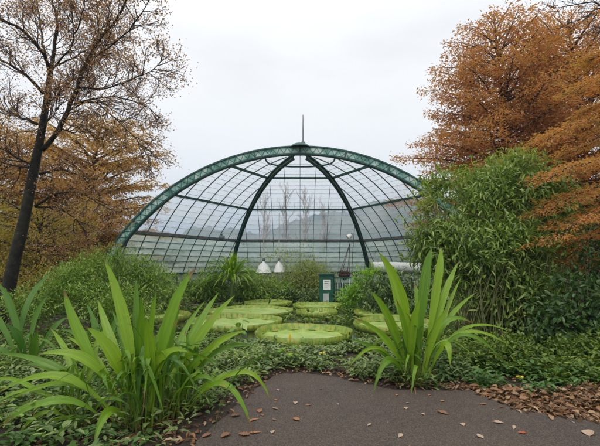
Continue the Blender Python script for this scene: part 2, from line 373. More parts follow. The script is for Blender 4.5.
# the air
m, nt, out = newmat('haze'); pv = nt.nodes.new('ShaderNodeVolumePrincipled'); pv.inputs['Density'].default_value = .0009; pv.inputs['Color'].default_value = (.60,.78,.97,1); pv.inputs['Anisotropy'].default_value = .2
nt.links.new(pv.outputs[0], out.inputs['Volume'])
o = MB().box((0, 0, 87), (5010, 5010, 178)).build('haze', m); setp(o, kind='stuff')

# ------------------------------------------------------------------ glasshouse
CX, CY = -.04, 16.0
pts = np.array([P(q[0], q[1], CY) for q in [(163,199),(200,175),(240,158),(298,151),(360,159),(400,175),(437,198),(122,240)]])
A = np.c_[pts[:,0]-CX, pts[:,2], np.ones(len(pts))]; bb = (pts[:,0]-CX)**2 + pts[:,2]**2
sol = np.linalg.lstsq(A, bb, rcond=None)[0]; HC = sol[1]/2; RR = math.sqrt(sol[2] + HC**2 + (sol[0]/2)**2); CX += sol[0]/2
TOP = HC + RR
print('dome', CX, HC, RR, TOP)
HB = 1.15                                  # springing above the low wall
rad = lambda h: np.sqrt(np.maximum(RR**2 - (np.asarray(h, float) - HC)**2, 0))
def hip(a, h):
    r = rad(h); a = R_(a); return np.stack([CX + r*math.cos(a), CY + r*math.sin(a), np.broadcast_to(h, np.shape(r))], -1)
def hip_n(a, h):
    r = rad(h); a = R_(a); v = np.stack([r*math.cos(a), r*math.sin(a), np.asarray(h) - HC], -1); return nrm(v)
def heights(h0, h1, n):   # evenly along the curve
    t0, t1 = math.asin((h0-HC)/RR), math.asin(min(1, (h1-HC)/RR)); return HC + RR*np.sin(np.linspace(t0, t1, n))
gh = empty('glasshouse', (CX, CY, 0), 'large domed glasshouse of green iron ribs and glass behind the pond', 'glasshouse')
# main arch: two chords, pale web with a lattice
arch = MB(); web = MB(); lat = MB()
tt = np.linspace(-math.acos(-HC/RR)+.0, math.acos(-HC/RR), 97)  # angle from the vertical
half = math.acos(max(-1, min(1, -HC/RR)))
tt = np.linspace(-half, half, 97)
def arcp(r, t, y=CY): return np.stack([CX + r*np.sin(t), np.full(np.shape(t), y), HC + r*np.cos(t)], -1)
upn = np.stack([np.sin(tt), 0*tt, np.cos(tt)], -1)
for r in (RR + .15, RR - .15): arch.beam(arcp(r, tt), .26, .06, upn)
for yy in (-.09, .09): web.beam(arcp(RR, tt, CY + yy), .012, .225, upn)
n = 150; ts = np.linspace(-half, half, n)
for i in range(n - 1):
    a, b = (RR + .11, RR - .11) if i % 2 else (RR - .11, RR + .11)
    for yy in (-.105, .105):
        q = np.stack([arcp(a, ts[i:i+1], CY+yy)[0], arcp(b, ts[i+1:i+2], CY+yy)[0]]); lat.tube(q, .008, 4)
for i in range(0, 97, 8):
    q = np.stack([arcp(RR+.18, tt[i:i+1], CY)[0], arcp(RR-.18, tt[i:i+1], CY)[0]]); arch.beam(q, .05, .3, (0,1,0))
arch.v += lat.v; arch.f += [x + arch.n for x in lat.f]
a = arch.build('arch', M['green_paint'], gh); web.build('web_plate', M['verdigris'], a, loc=(CX, CY, 0))
# hip ribs
for ang in (60, 120):
    hh = heights(HB, TOP - .02, 40); rb = MB(); pp = hip(ang, hh); nn = hip_n(ang, hh)
    tn = np.array([-math.sin(R_(ang)), math.cos(R_(ang)), 0])
    for off in (.08, -.08): rb.beam(pp - nn*(.12 - off), .16, .045, nn)
    for i in range(39):
        for s in (-1, 1):
            rb.tube(np.stack([pp[i] - nn[i]*(.19 if i % 2 else .05) + tn*.06*s, pp[i+1] - nn[i+1]*(.05 if i % 2 else .19) + tn*.06*s]), .013, 4)
    r = rb.build('hip_rib', M['green_paint'], gh)
    MB().beam(pp - nn*.12, .07, .12, nn).build('web_plate', M['verdigris'] if 0 else M['dark_green'], r, loc=(CX, CY, 0))
# purlins
def hat(px, py): return P(px, py, CY)[2]
HP = [hat(240,163.5), hat(177,193.5), hat(135,231)]
print('purlins', HP)
def ringline(h, a0, a1, off=0.0, n=2):
    p0 = hip(a0, h); p1 = hip(a1, h); return np.stack([p0 + (p1 - p0)*t for t in np.linspace(0, 1, n)])
for k, h in enumerate(HP):
    mbp = MB()
    for a0, a1 in ((0,60),(60,120),(120,180)):
        mbp.beam(ringline(h - .02, a0, a1), .09 if k < 2 else .11, .09 if k < 2 else .12, (0,0,1))
    mbp.build('purlin', M['green_paint'] if k < 2 else M['purlin_grey'], gh)
h0 = TOP - .13
# crown ring: a bent tie near the top
cr = MB(); q = []
for t in np.linspace(0, 180, 31): 
    rr = 1.42; q.append([CX + rr*math.cos(R_(t)), CY + 1.35*math.sin(R_(t))**.6, TOP - .34])
cr.tube(q, .035, 6); cr.build('crown_ring', M['green_paint'], gh)
# glass and bars
angs = [(0,60),(60,120),(120,180)]
for a0, a1 in angs:
    m0 = MB(); hh = heights(HP[2], TOP - .02, 30); p0 = hip(a0, hh)*1.0; p1 = hip(a1, hh)
    n = 12; v = np.stack([p0 + (p1 - p0)*t for t in np.linspace(0, 1, n)], 1)
    ctr = np.array([CX, CY, HC]); v = ctr + (v - ctr)*1.006
    i = np.arange(len(hh)-1)[:, None]*n; j = np.arange(n-1)[None]
    g1 = MB().add(v, np.stack([i+j, i+j+1, i+n+j+1, i+n+j], -1).reshape(-1, 4)).build('glass_panel', M['glass'], gh, smooth=True)
    bars = MB(); laps = MB()
    amid = (a0 + a1)/2; wd = nrm(hip(a1, HB) - hip(a0, HB)); od = np.array([math.cos(R_(amid)), math.sin(R_(amid)), 0])
    step = .735; k = 0
    for s in np.arange(-5, 6)*step + (step/2 if amid != 90 else 0):
        if 2*abs(s) > rad(HB): continue
        htop = HC + math.sqrt(max(RR**2 - (2*abs(s))**2, 0)) - .03
        hh2 = heights(HB, htop, 22); dd = rad(hh2)*math.cos(R_(30))
        q = np.stack([CX + od[0]*dd + wd[0]*s, CY + od[1]*dd + wd[1]*s, hh2], -1)
        q = ctr + (q - ctr)*.998; bars.beam(q, .021, .04, nrm(q - ctr))
    b = bars.build('glazing_bars', M['bar'], gh)
    # overlaps between panes
    for h in heights(HP[2], TOP - .15, 20)[1:-1]:
        laps.beam(ctr + (ringline(h, a0, a1) - ctr)*1.009, .009, .011, (0,0,1))
    laps.build('pane_laps', M['purlin_grey'], g1, loc=(CX, CY, 0))
    # lower frosted band of louvres between the last purlin and the springing
    fr = MB(); hs = np.linspace(HB, HP[2] - .08, 7)
    for q0, q1 in zip(hs[:-1], hs[1:]):
        A0, A1 = hip(a0, q0), hip(a1, q0); B0, B1 = hip(a0, q1 - .05), hip(a1, q1 - .05)
        fr.add([A0 + od*.10, A1 + od*.10, B1 + od*.02, B0 + od*.02], [[0,1,2,3]])
    fr.build('louvre_glass', M['frosted'], gh)
    rl = MB()
    for q0 in hs: rl.beam(ringline(q0 - .02, a0, a1), .05, .035, (0,0,1))
    rl.build('louvre_rails', M['verdigris'], gh)
    # low wall: kerb, sill, posts and panes
    wl = MB(); wl.beam(ringline(.25, a0, a1), .22, .5, (0,0,1)); wl.build('plinth', M['stone'], gh)
    wp = MB(); L0, L1 = hip(a0, HB), hip(a1, HB)
    for t in np.linspace(0.02, .98, 11): wp.box((L0 + (L1-L0)*t) * [1,1,0] + [0,0,.82], (.06,.06,.64))
    wp.beam(ringline(HB - .07, a0, a1), .14, .07, (0,0,1)); wp.build('wall_frame', M['green_paint'], gh)
    MB().add([L0*[1,1,0]+[0,0,.5], L1*[1,1,0]+[0,0,.5], L1*[1,1,0]+[0,0,HB-.1], L0*[1,1,0]+[0,0,HB-.1]], [[0,1,2,3]]).build('wall_glass', M['frosted'], gh)
# crown cap and finial
MB().lathe([(.44,0),(.42,.03),(.34,.10),(.22,.16),(.1,.19),(.02,.2)], (CX, CY, TOP + .12), 28).build('crown_cap', M['green_paint'], gh, smooth=True)
fin = MB(); fin.lathe([(.09,0),(.1,.05),(.05,.1),(.035,.16),(.028,.2),(.022,.7),(.016,1.2),(.003,1.28)], (CX + .12, CY, TOP + .28), 10); fin.build('finial', M['purlin_grey'], gh, smooth=True)

# small things in and on the glasshouse
def lamp(px, py, Y, r, hang, label):
    b = P(px, py, Y); t = empty('pendant_lamp', b, label, 'lamp', 'white pendant lamps in the glasshouse')
    MB().lathe([(r*1.15,0),(r*1.1,.03),(r*.98,.14),(r*.76,.28),(r*.45,.4),(r*.18,.47),(.05,.52)], b, 24).build('lamp_shade', M['white_enamel'], t, smooth=True)
    MB().lathe([(.05,.5),(.06,.52),(.06,.62),(.01,.66)], b, 10).build('fitting', M['bar'], t, smooth=True)
    MB().tube([b + [0,0,.6], b + [0,0,hang]], .022, 6).build('cable', M['white_sheet'], t)
    MB().lathe([(.01,-.05),(.08,-.02),(.1,.06),(.06,.14),(.03,.2)], b, 12).build('bulb', M['paper'], t, smooth=True)
lamp(263.5, 272.5, 18.4, .31, 2.9, 'wide white bell lamp hanging left of its narrower twin')
lamp(279, 272, 18.2, .22, 2.7, 'narrower white bell lamp hanging right of the wide one')
# notice booth
b = np.array([1.06, 16.4, 0]); t = empty('notice_cabinet', b, 'dark green metal cabinet with a white notice by the far pond edge', 'cabinet')
MB().box(b + [0,0,.56], (.56,.4,1.1)).build('body', M['booth_green'], t); MB().box(b + [0,-.02,1.14], (.66,.5,.05)).build('roof', M['green_paint'], t)
MB().box(b + [.02,-.207,.72], (.30,.012,.4)).build('notice', M['paper'], t)
q = MB()
for i, wv in enumerate((.2,.16,.21,.12)): q.box(b + [.02 - (.21-wv)/2, -.215, .84 - i*.07], (wv, .003, .018))
q.build('notice_print', M['bar'], t)
MB().box(b + [-.02,-.205,.2], (.22,.01,.34)).build('lower_panel', M['white_sheet'], t)
b = np.array([1.83, 16.5, 0]); t = empty('metal_gate', b, 'low green gate with pale upright bars right of the cabinet', 'gate')
q = MB()
for z in (.14,.5,.98): q.box(b + [0,0,z], (.86,.05,.05))
q.build('gate_frame', M['booth_green'], t)
q = MB()
for x in np.linspace(-.38,.38,9): q.box(b + [x,.0,.56], (.03,.03,.80))
q.build('gate_bars', M['verdigris'], t)
MB().box(b + [.28,-.04,.32], (.28,.02,.3)).build('gate_panel', M['booth_green'], t)
for x in (-.46,.46): MB().box(b + [x,0,.55], (.07,.07,1.1)).build('post', M['green_paint'], t)
# hanging basket
b = P(344.5, 279, 17.8); top = P(350, 243, 17.8); t = empty('hanging_basket', b, 'rust brown hanging basket on thin strings near the right rib', 'basket')
MB().lathe([(.02,-.06),(.12,0),(.22,.1),(.27,.2),(.25,.21),(.1,.14)], b, 16).build('bowl', M['rust'], t, smooth=True)
q = MB()
for a in np.arange(4)*math.pi/2 + .4: q.tube([b + [.26*math.cos(a), .26*math.sin(a), .2], top], .012, 4)
q.build('strings', M['rust'], t)
q = MB(); n = 300; leaves(q, b + [0,0,.2] + rng.normal(0,[.1,.1,.08],(n,3)), rdir(n,.8), rdir(n), .12, .03); q.build('dried_plant', M['rust'], t)
# small lamp on the purlin
b = P(221.5, 238, 18.0); t = empty('spotlight', b, 'small black spotlight clamped on the left purlin', 'spotlight')
MB().tube([b + [-.1,0,0], b + [.12,0,-.02]], [.1,.13], 12).build('lamp_body', M['bar'], t); MB().box(b + [0,.05,.12], (.06,.06,.16)).build('bracket', M['bar'], t)
b = P(349, 236.5, 17.6); t = empty('spotlight', b, 'small white spotlight fixed beside the right rib', 'spotlight')
MB().tube([b + [-.06,-.02,-.05], b + [.1,0,.07]], [.13,.07], 12).build('lamp_body', M['white_enamel'], t); MB().box(b + [.12,.0,.05], (.05,.05,.2)).build('bracket', M['bar'], t)
# long white roll above the hedge
a0 = P(371, 267.5, 14.2); a1 = P(482, 269.5, 14.2); t = empty('sheeting_roll', (a0 + a1)/2*[1,1,0], 'long white horizontal roll of sheeting above the dark hedge', 'roll')
MB().tube([a0 + (a1-a0)*s + [0,0,.012*math.sin(9*s)] for s in np.linspace(0,1,14)], .2, 20).build('roll', M['white_sheet'], t, smooth=True)
MB().tube([a0 - [.03,0,0], a0 + [.05,0,0]], .215, 20).build('end_ring', M['stem'], t)
for s in (.12,.5,.9):
    c = a0 + (a1-a0)*s; MB().beam([c*[1,1,0] + [0,.1,0], c + [0,.1,-.2]], .07, .07, (0,1,0)).build('post', M['green_paint'], t)

# ------------------------------------------------------------------ lily pads
m, nt, out = newmat('pad_top'); tc = nt.nodes.new('ShaderNodeTexCoord'); sp = nt.nodes.new('ShaderNodeSeparateXYZ'); nt.links.new(tc.outputs['Object'], sp.inputs[0])
at = nt.nodes.new('ShaderNodeMath'); at.operation = 'ARCTAN2'; nt.links.new(sp.outputs[1], at.inputs[0]); nt.links.new(sp.outputs[0], at.inputs[1])
mu = nt.nodes.new('ShaderNodeMath'); mu.operation = 'MULTIPLY'; mu.inputs[1].default_value = 17; nt.links.new(at.outputs[0], mu.inputs[0])
si = nt.nodes.new('ShaderNodeMath'); si.operation = 'SINE'; nt.links.new(mu.outputs[0], si.inputs[0])
vo = nt.nodes.new('ShaderNodeTexVoronoi'); vo.feature = 'DISTANCE_TO_EDGE'; vo.inputs['Scale'].default_value = 9; nt.links.new(tc.outputs['Object'], vo.inputs[0])
n1 = noise(nt, 3, 6, .65); n3 = noise(nt, 14, 5, .7)
c = ramp(nt, n1.outputs[0], [(.15,.27,.03), (.26,.38,.06), (.38,.46,.14)], [.32,.5,.68])
c = mix(nt, ramp(nt, vo.outputs['Distance'], [(.55,.55,.55),(0,0,0)], [0,.05]), c, (.40,.46,.2))
c = mix(nt, ramp(nt, si.outputs[0], [(0,0,0),(.5,.5,.5)], [.93,1.0]), c, (.42,.47,.2))
c = mix(nt, ramp(nt, n3.outputs[0], [(0,0,0),(.8,.8,.8)], [.66,.72]), c, (.16,.12,.04))
p = node(nt, 'ShaderNodeBsdfPrincipled', i_Roughness=.4); nt.links.new(c, p.inputs['Base Color']); nt.links.new(bump(nt, vo.outputs['Distance'], .5, .02), p.inputs['Normal']); nt.links.new(p.outputs[0], out.inputs[0]); M['pad_top'] = m
m, nt, out = newmat('pad_rim'); tc = nt.nodes.new('ShaderNodeTexCoord'); sp = nt.nodes.new('ShaderNodeSeparateXYZ'); nt.links.new(tc.outputs['Object'], sp.inputs[0])
n1 = noise(nt, 9, 4); c = ramp(nt, n1.outputs[0], [(.12,.22,.015), (.24,.32,.03), (.27,.22,.05)], [.4,.56,.7])
at = nt.nodes.new('ShaderNodeMath'); at.operation = 'ARCTAN2'; nt.links.new(sp.outputs[1], at.inputs[0]); nt.links.new(sp.outputs[0], at.inputs[1])
mu = nt.nodes.new('ShaderNodeMath'); mu.operation = 'MULTIPLY'; mu.inputs[1].default_value = 46; nt.links.new(at.outputs[0], mu.inputs[0])
si = nt.nodes.new('ShaderNodeMath'); si.operation = 'SINE'; nt.links.new(mu.outputs[0], si.inputs[0])
c = mix(nt, ramp(nt, si.outputs[0], [(0,0,0),(.38,.38,.38)], [.5,1.0]), c, (.16,.08,.03))
p = node(nt, 'ShaderNodeBsdfPrincipled', i_Roughness=.5); nt.links.new(c, p.inputs['Base Color']); nt.links.new(p.outputs[0], out.inputs[0]); M['pad_rim'] = m
def pad(x, y, r, label, rim=.13, seed=0, tilt=0.0):
    rg = np.random.default_rng(seed + 3); n = 96; th = np.linspace(.06, 2*math.pi - .06, n) + rg.uniform(0, 6.28)
    wob = 1 + .02*np.sin(3*th + seed) + .012*np.sin(7*th + 2*seed)
    t = empty('lily_pad', (x, y, .02), label, 'lily pad', 'giant lily pads on the pond')
    q = MB(); rings = []
    for k, fr in enumerate((.02,.25,.5,.75,.93)):
        z = .03 + .008*np.sin(13*th)*fr + .012*fr
        rings.append(np.stack([x + r*fr*wob*np.cos(th), y + r*fr*wob*np.sin(th), z + 0*th], -1))
    v = np.stack(rings); i = np.arange(4)[:, None]*n; j = np.arange(n-1)[None]
    q.add(v, np.stack([i+j, i+n+j, i+n+j+1, i+j+1], -1).reshape(-1,4)); q.build('pad', M['pad_top'], t, smooth=True)
    q = MB(); hz = rim*(1 + .05*np.sin(3*th + seed) + .02*np.sin(11*th)); rp = .008*np.sin(46*th)
    prof = [(.93,0,.045),(.975,.25,.045),(1.0,1,.03),(1.012,1,.03),(.992,.2,.0),(.95,-.1,.0)]
    v = np.stack([np.stack([x + (r*a*wob + rp)*np.cos(th), y + (r*a*wob + rp)*np.sin(th), z0 + hz*b + 0*th], -1) for a, b, z0 in prof]); i = np.arange(len(prof)-1)[:, None]*n
    q.add(v, np.stack([i+j, i+n+j, i+n+j+1, i+j+1], -1).reshape(-1,4))
    # ribs under the rim
    for a in np.arange(0, n - 1, 2):
        q.tube([[x + r*.955*math.cos(th[a]), y + r*.955*math.sin(th[a]), .012], [x + r*1.012*math.cos(th[a]), y + r*1.012*math.sin(th[a]), .03 + hz[a]*.9]], [.012,.005], 4)
    q.build('rim', M['pad_rim'], t, smooth=True)
pad(.06, 8.38, .97, 'nearest and largest lily pad with upturned rim at the pond front', .15, 1)
pad(-1.62, 10.2, 1.15, 'big lily pad just behind and left of the front one', .13, 2)
pad(-1.55, 12.75, 1.32, 'wide lily pad left of centre, farther out on the pond', .09, 3)
pad(-4.05, 11.3, 1.0, 'lily pad at the far left edge of the pond behind strap leaves', .12, 4)
pad(.52, 12.3, .62, 'small lily pad in the pond centre in front of the far medium one', .11, 5)
pad(.62, 14.2, .85, 'medium lily pad farthest back in the pond centre', .11, 6)
pad(2.75, 12.1, 1.12, 'lily pad on the right with its rim showing above the nearer one', .09, 7)
pad(2.3, 9.7, 1.02, 'right hand lily pad half hidden by the right strap leaved plant', .13, 8)
pad(-1.2, 15.4, .9, 'lily pad by the far left bank of the pond', .1, 9)

# ------------------------------------------------------------------ trees
class Tree:
    def __init__(s, thick=None): s.wood = MB(); s.twig = MB(); s.tips = []; s.dirs = []
    def limb(s, pts, r0, r1, n=7, mb=None, sub=4, wig=.0):
        pts = np.asarray(pts, float)
        # catmull-rom
        q = np.concatenate([[2*pts[0]-pts[1]], pts, [2*pts[-1]-pts[-2]]]); o = []
        for i in range(1, len(q)-2):
            for t in np.linspace(0, 1, sub+1)[:-1]:
                a,b,c,d = q[i-1],q[i],q[i+1],q[i+2]
                o.append(.5*((2*b)+(c-a)*t+(2*a-5*b+4*c-d)*t*t+(3*b-a-3*c+d)*t**3))
        o.append(pts[-1]); o = np.array(o)
        if wig: o[1:-1] += rng.normal(0, wig, (len(o)-2, 3))
        s.wood.tube(o, np.linspace(r0, r1, len(o)), n); return o
    def grow(s, p, d, L, r, level, spec, up=.15):
        """spec: per level (children, length factor, spread)"""
        k = 5 if level > 0 else 4; pts = [p]; dd = d/np.linalg.norm(d); st = L/k
        for i in range(k):
            dd = dd + rng.normal(0, .16, 3) + np.array([0,0,up*.25]); dd /= np.linalg.norm(dd); p = p + dd*st; pts.append(p)
        pts = np.array(pts); s.twig.tube(pts, np.linspace(r, r*.45, k+1), 3 if level < 2 else 4, cap=False)
        if level == 0:
            s.tips.append(pts); return
        n, lf, sprd = spec[level-1]
        for c in range(n):
            t = .2 + .8*(c + rng.uniform(0,1))/n; i = min(int(t*k), k-1); q = pts[i] + (pts[i+1]-pts[i])*(t*k-i)
            nd = (pts[i+1]-pts[i]); nd /= np.linalg.norm(nd); sd = rng.normal(size=3); sd -= sd.dot(nd)*nd; sd /= np.linalg.norm(sd)+1e-9
            s.grow(q, nd*math.cos(sprd) + sd*math.sin(sprd), L*lf*rng.uniform(.7,1.15)*(1.1-.4*t), max(r*.55,.0025), level-1, spec, up)
        s.tips.append(pts[-2:])
    def along(s, line, n, L, r, level, spec, sprd=.9, up=.15, t0=.15, taper=.5):
        line = np.asarray(line); m = len(line) - 1
        for c in range(n):
            t = t0 + (1-t0)*(c + rng.uniform(0,1))/n; i = min(int(t*m), m-1); q = line[i] + (line[i+1]-line[i])*(t*m-i)
            nd = nrm(line[i+1]-line[i]); sd = rng.normal(size=3); sd -= sd.dot(nd)*nd; sd = nrm(sd)
            s.grow(q, nd*math.cos(sprd)+sd*math.sin(sprd), L*(1-taper*t)*rng.uniform(.6,1.2), r, level, spec, up)
    def foliage(s, per, L, W, spread=.05, zflat=.6, droop=.25):
        P0 = []; D0 = []
        for pts in s.tips:
            k = len(pts)-1; n = per if k > 1 else max(1, per//3)
            t = rng.uniform(0, k, n); i = np.minimum(t.astype(int), k-1); q = pts[i] + (pts[i+1]-pts[i])*(t-i)[:,None]
            P0.append(q); D0.append(np.repeat(nrm(pts[-1]-pts[0])[None], n, 0))
        P0 = np.concatenate(P0); D0 = np.concatenate(D0); n = len(P0)
        P0 = P0 + rng.normal(0, spread, (n,3))*[1,1,.6]
        d = D0*.6 + rdir(n)*.9; d[:,2] -= droop
        up = rdir(n)*zflat + [0,0,1]
        mb = MB(); leaves(mb, P0, d, up, L*rng.uniform(.6,1.3,n), W*rng.uniform(.7,1.3,n)); return mb, n

def finish(t, name, label, base, bark, twig, leafmb=None, lmat=None, cat='tree', group=None):
    e = empty(name, base, label, cat, group)
    tr = t.wood.build('trunk', bark, e, smooth=True)
    if t.twig.v: t.twig.build('twigs', twig, e)
    if leafmb: leafmb.build('crown', lmat, e)
    return e

# left autumn tree
T = Tree(); Y0 = 9.0
def pl(*pp, y0=None, dy=0.0, r=0.0):
    n = len(pp); y0 = Y0 if y0 is None else y0
    return [P(q[0], q[1], y0 + dy*i/max(1, n-1)) for i, q in enumerate(pp)]
base = P(4, 300, Y0); base[2] = 0; base[0] -= .12
T.limb([base] + pl((8,290),(14,262),(23,225),(30,190),(36,160),(40,140),(45,112),(50,76)), .15, .062, 10)
limbs = [
 (pl((50,76),(54,50),(57,20),(52,-2),(54,-40), dy=.6), .07),
 (pl((50,74),(44,54),(20,28),(0,20),(-30,-2), dy=-1.2), .06),
 (pl((48,68),(43,45),(40,20),(36,-5),(30,-40), dy=1.5), .045),
 (pl((44,94),(27,76),(0,59),(-30,46), dy=-1.), .055),
 (pl((37,124),(17,116),(0,108),(-30,90), dy=1.2), .05),
 (pl((42,150),(60,128),(71,104),(82,74),(96,45),(118,17),(130,-10),(140,-40), dy=-.8), .085),
 (pl((79,88),(107,88),(128,81),(151,71),(163,60), dy=-1.2), .032),
 (pl((72,105),(101,98),(124,98),(148,108),(160,118), dy=1.0), .034),
 (pl((70,110),(92,102),(114,118),(141,146),(150,160), dy=-.9), .03),
 (pl((60,128),(74,133),(87,131),(104,140), dy=.8), .025),
 (pl((48,92),(66,84),(80,76),(98,60),(112,52), dy=1.6), .03),
 (pl((52,70),(69,50),(77,30),(84,7),(88,-20), dy=-.6), .035),
 (pl((56,66),(76,56),(95,46),(116,44),(132,36), dy=1.4), .03),
 (pl((96,45),(98,30),(97,10),(95,-15), dy=.9), .028),
 (pl((90,60),(108,48),(128,30),(145,8),(155,-12), dy=-1.3), .03),
 (pl((40,174),(60,170),(81,177),(97,192), dy=-.7), .04),
 (pl((35,206),(54,195),(74,192),(97,202),(124,219), dy=-1.1), .045),
 (pl((35,207),(60,209),(77,221),(91,237), dy=.5), .035),
 (pl((27,243),(50,246),(77,251), dy=.4), .035),
 (pl((32,165),(18,158),(0,148),(-25,140), dy=-.5), .035),
 (pl((32,167),(14,166),(0,163),(-25,168), dy=1.0), .035),
 (pl((46,105),(60,92),(76,82),(84,72), dy=.9), .025),
 (pl((40,135),(50,118),(60,108), dy=-1.4), .022)]
for k, (L, r) in enumerate(limbs):
    ln = T.limb(L, r*.75, r*.18, 6, wig=.01)
    ll = np.linalg.norm(np.diff(ln, axis=0), axis=1).sum()
    low = k in (15,16,17,18)
    T.along(ln, int(6 + ll*(4 if not low else 3)), .95 if not low else .6, .012, 2, [(5,.5,.7),(6,.55,.7)], sprd=.85, up=.25 if not low else -.1)
lm, n = T.foliage(3, .05, .03, .1); print('left leaves', n, len(T.tips))
finish(T, 'autumn_tree', 'tall dark forked tree with thin russet leaves at the left', base, M['bark'], M['twig'], lm, M['autumn_left'], group=None)

DENS = 1.9
# conical autumn trees, sprays in layers
def cone_tree(base, H, prof, lean, nb, leafL, per0, mat, label, hb=1.0, dens=1.0, ntw=9, trunk_r=.2, elev=.35, name='autumn_tree', cut=None):
    per = per0*DENS; t = Tree(); base = np.array(base, float); top = base + np.array([lean[0], lean[1], H])
    tl = t.limb([base, base + (top-base)*.35 + rng.normal(0,.08,3), base + (top-base)*.7 + rng.normal(0,.08,3), top], trunk_r, .02, 8)
    P0=[];D0=[]
    for b in range(nb):
        f = (b + rng.uniform(0,1))/nb; f = 1 - (1-f)**.85; h = hb + (H-hb)*f*.99; az = b*2.39996 + rng.uniform(-.3,.3)
        if cut is not None and not cut(h, az): continue
        p0 = base + (top-base)*(h/H); Rm = prof(f)*rng.uniform(.72,1.1)
        el = elev + .35*f + rng.uniform(-.12,.12); d = np.array([math.cos(az), math.sin(az), el])
        k = 6; pts = [p0]
        for i in range(k):
            dd = d + np.array([0,0,-.5*i/k]) + rng.normal(0,.07,3); pts.append(pts[-1] + dd/np.linalg.norm(dd[:2])*Rm/k)
        pts = np.array(pts); t.twig.tube(pts, np.linspace(.07*Rm/4+.018, .008, k+1), 4, cap=False)
        nt_ = max(3, int(ntw*Rm/3*dens))
        for c in range(nt_):
            s = .18 + .82*(c + rng.uniform(0,1))/nt_; i = min(int(s*k), k-1); q = pts[i] + (pts[i+1]-pts[i])*(s*k-i)
            side = 1 if c % 2 else -1; a2 = az + side*rng.uniform(.4,1.1); L2 = (.5 + .9*(1-s))*min(1, Rm/2.5)*rng.uniform(.7,1.2)
            if c >= nt_-1: a2 = az
            e = np.array([math.cos(a2), math.sin(a2), rng.uniform(-.1,.22)]); 
            tp = np.array([q, q + e*L2*.5 + rng.normal(0,.03,3), q + e*L2 + [0,0,-.12*L2]]); t.twig.tube(tp, [.011,.007,.004], 3, cap=False)
            n = int(per*L2/.8) + 4; u = rng.uniform(.1,1.08,n); pos = q + e*L2*u[:,None]
            ww = .40*(1.15-u)*L2/.8 + .07
            lat = np.array([-math.sin(a2), math.cos(a2), 0])*(rng.normal(0,1,n)*ww)[:,None]
            pos = pos + lat + rng.normal(0,[.07,.07,.10],(n,3)) - [0,0,.06]
            P0.append(pos); dl = e*.7 + lat*2 + rdir(n)*.7; dl[:,2] -= .25; D0.append(dl)
    P0 = np.concatenate(P0); D0 = np.concatenate(D0); n = len(P0); mb = MB()
    leaves(mb, P0, D0, rdir(n)*.7 + [0,0,1], leafL*rng.uniform(.6,1.3,n), leafL*.5*rng.uniform(.7,1.2,n))
    print(label, n)
    return finish(t, name, label, base, M['bark_brown'], M['twig'], mb, mat)
b1 = P(524, 265, 18); b1[2] = 0
cone_tree(b1, P(504,14,18)[2], lambda f: 5.3*(1-f)**.62 + .25, (-.75, 0), 140, .135, 38, M['autumn_right'], 'big orange brown conical tree rising behind the leafy bush', hb=2.5, trunk_r=.24)
b2 = P(600, 265, 19); b2[2] = 0
cone_tree(b2, P(578,18,19)[2], lambda f: 5.0*(1-f)**.5 + .4, (-.7, 0), 140, .135, 38, M['autumn_right'], 'orange brown tree at the right edge behind the conical one', hb=2.0, trunk_r=.22)
# left golden trees behind
b3 = P(72, 265, 24); b3[2] = 0
cone_tree(b3, 10.2, lambda f: 5.6*(1-f)**.45 + .3, (1.2, 0), 105, .17, 22, M['autumn_gold'], 'golden orange tree behind the left end of the glasshouse arch', hb=1.2, ntw=8)
b4 = P(-20, 265, 21); b4[2] = 0
cone_tree(b4, 9.0, lambda f: 5.2*(1-f)**.45 + .3, (.3, 0), 105, .16, 24, M['autumn_gold'], 'golden tree at the far left edge behind the dark trunk', hb=.8, ntw=8)
b5 = P(35, 265, 14.5); b5[2] = 0
cone_tree(b5, 3.6, lambda f: 2.6*(1-f)**.4 + .4, (.2, 0), 60, .10, 34, M['autumn_low'], 'low olive and gold leaved tree beside the dark trunk foot', hb=.3, ntw=9, trunk_r=.09)

# near tree at the right, its trunk outside the picture
T = Tree(); Yn = 7.5; base = np.array([7.7, 8.2, 0.])
T.limb([base, base + [.05,.1,2.2], base + [-.1,.0,4.6], base + [.1,.1,7.]], .2, .06, 9)
near = [
 ([(660,150),(620,128),(590,120),(562,130),(545,143)], 8.2, 7.6), ([(660,120),(625,85),(595,82),(575,92)], 8.4, 8.0),
 ([(660,170),(620,160),(590,162),(562,172),(546,182)], 7.8, 6.9), ([(660,185),(625,182),(595,188),(566,200),(541,216)], 8.0, 7.1),
 ([(660,205),(625,205),(600,212),(575,225),(549,244)], 7.6, 6.7), ([(660,225),(630,225),(605,232),(585,243),(566,262)], 8.0, 7.5),
 ([(660,240),(630,248),(606,256),(586,266),(560,276)], 8.4, 8.0), ([(650,110),(628,104),(604,104),(585,112)], 8.6, 8.9),
 ([(655,145),(628,142),(602,140),(580,148),(560,158)], 9.0, 9.6), ([(650,60),(628,50),(606,52),(588,62)], 8.6, 9.2)]
P0=[];D0=[]
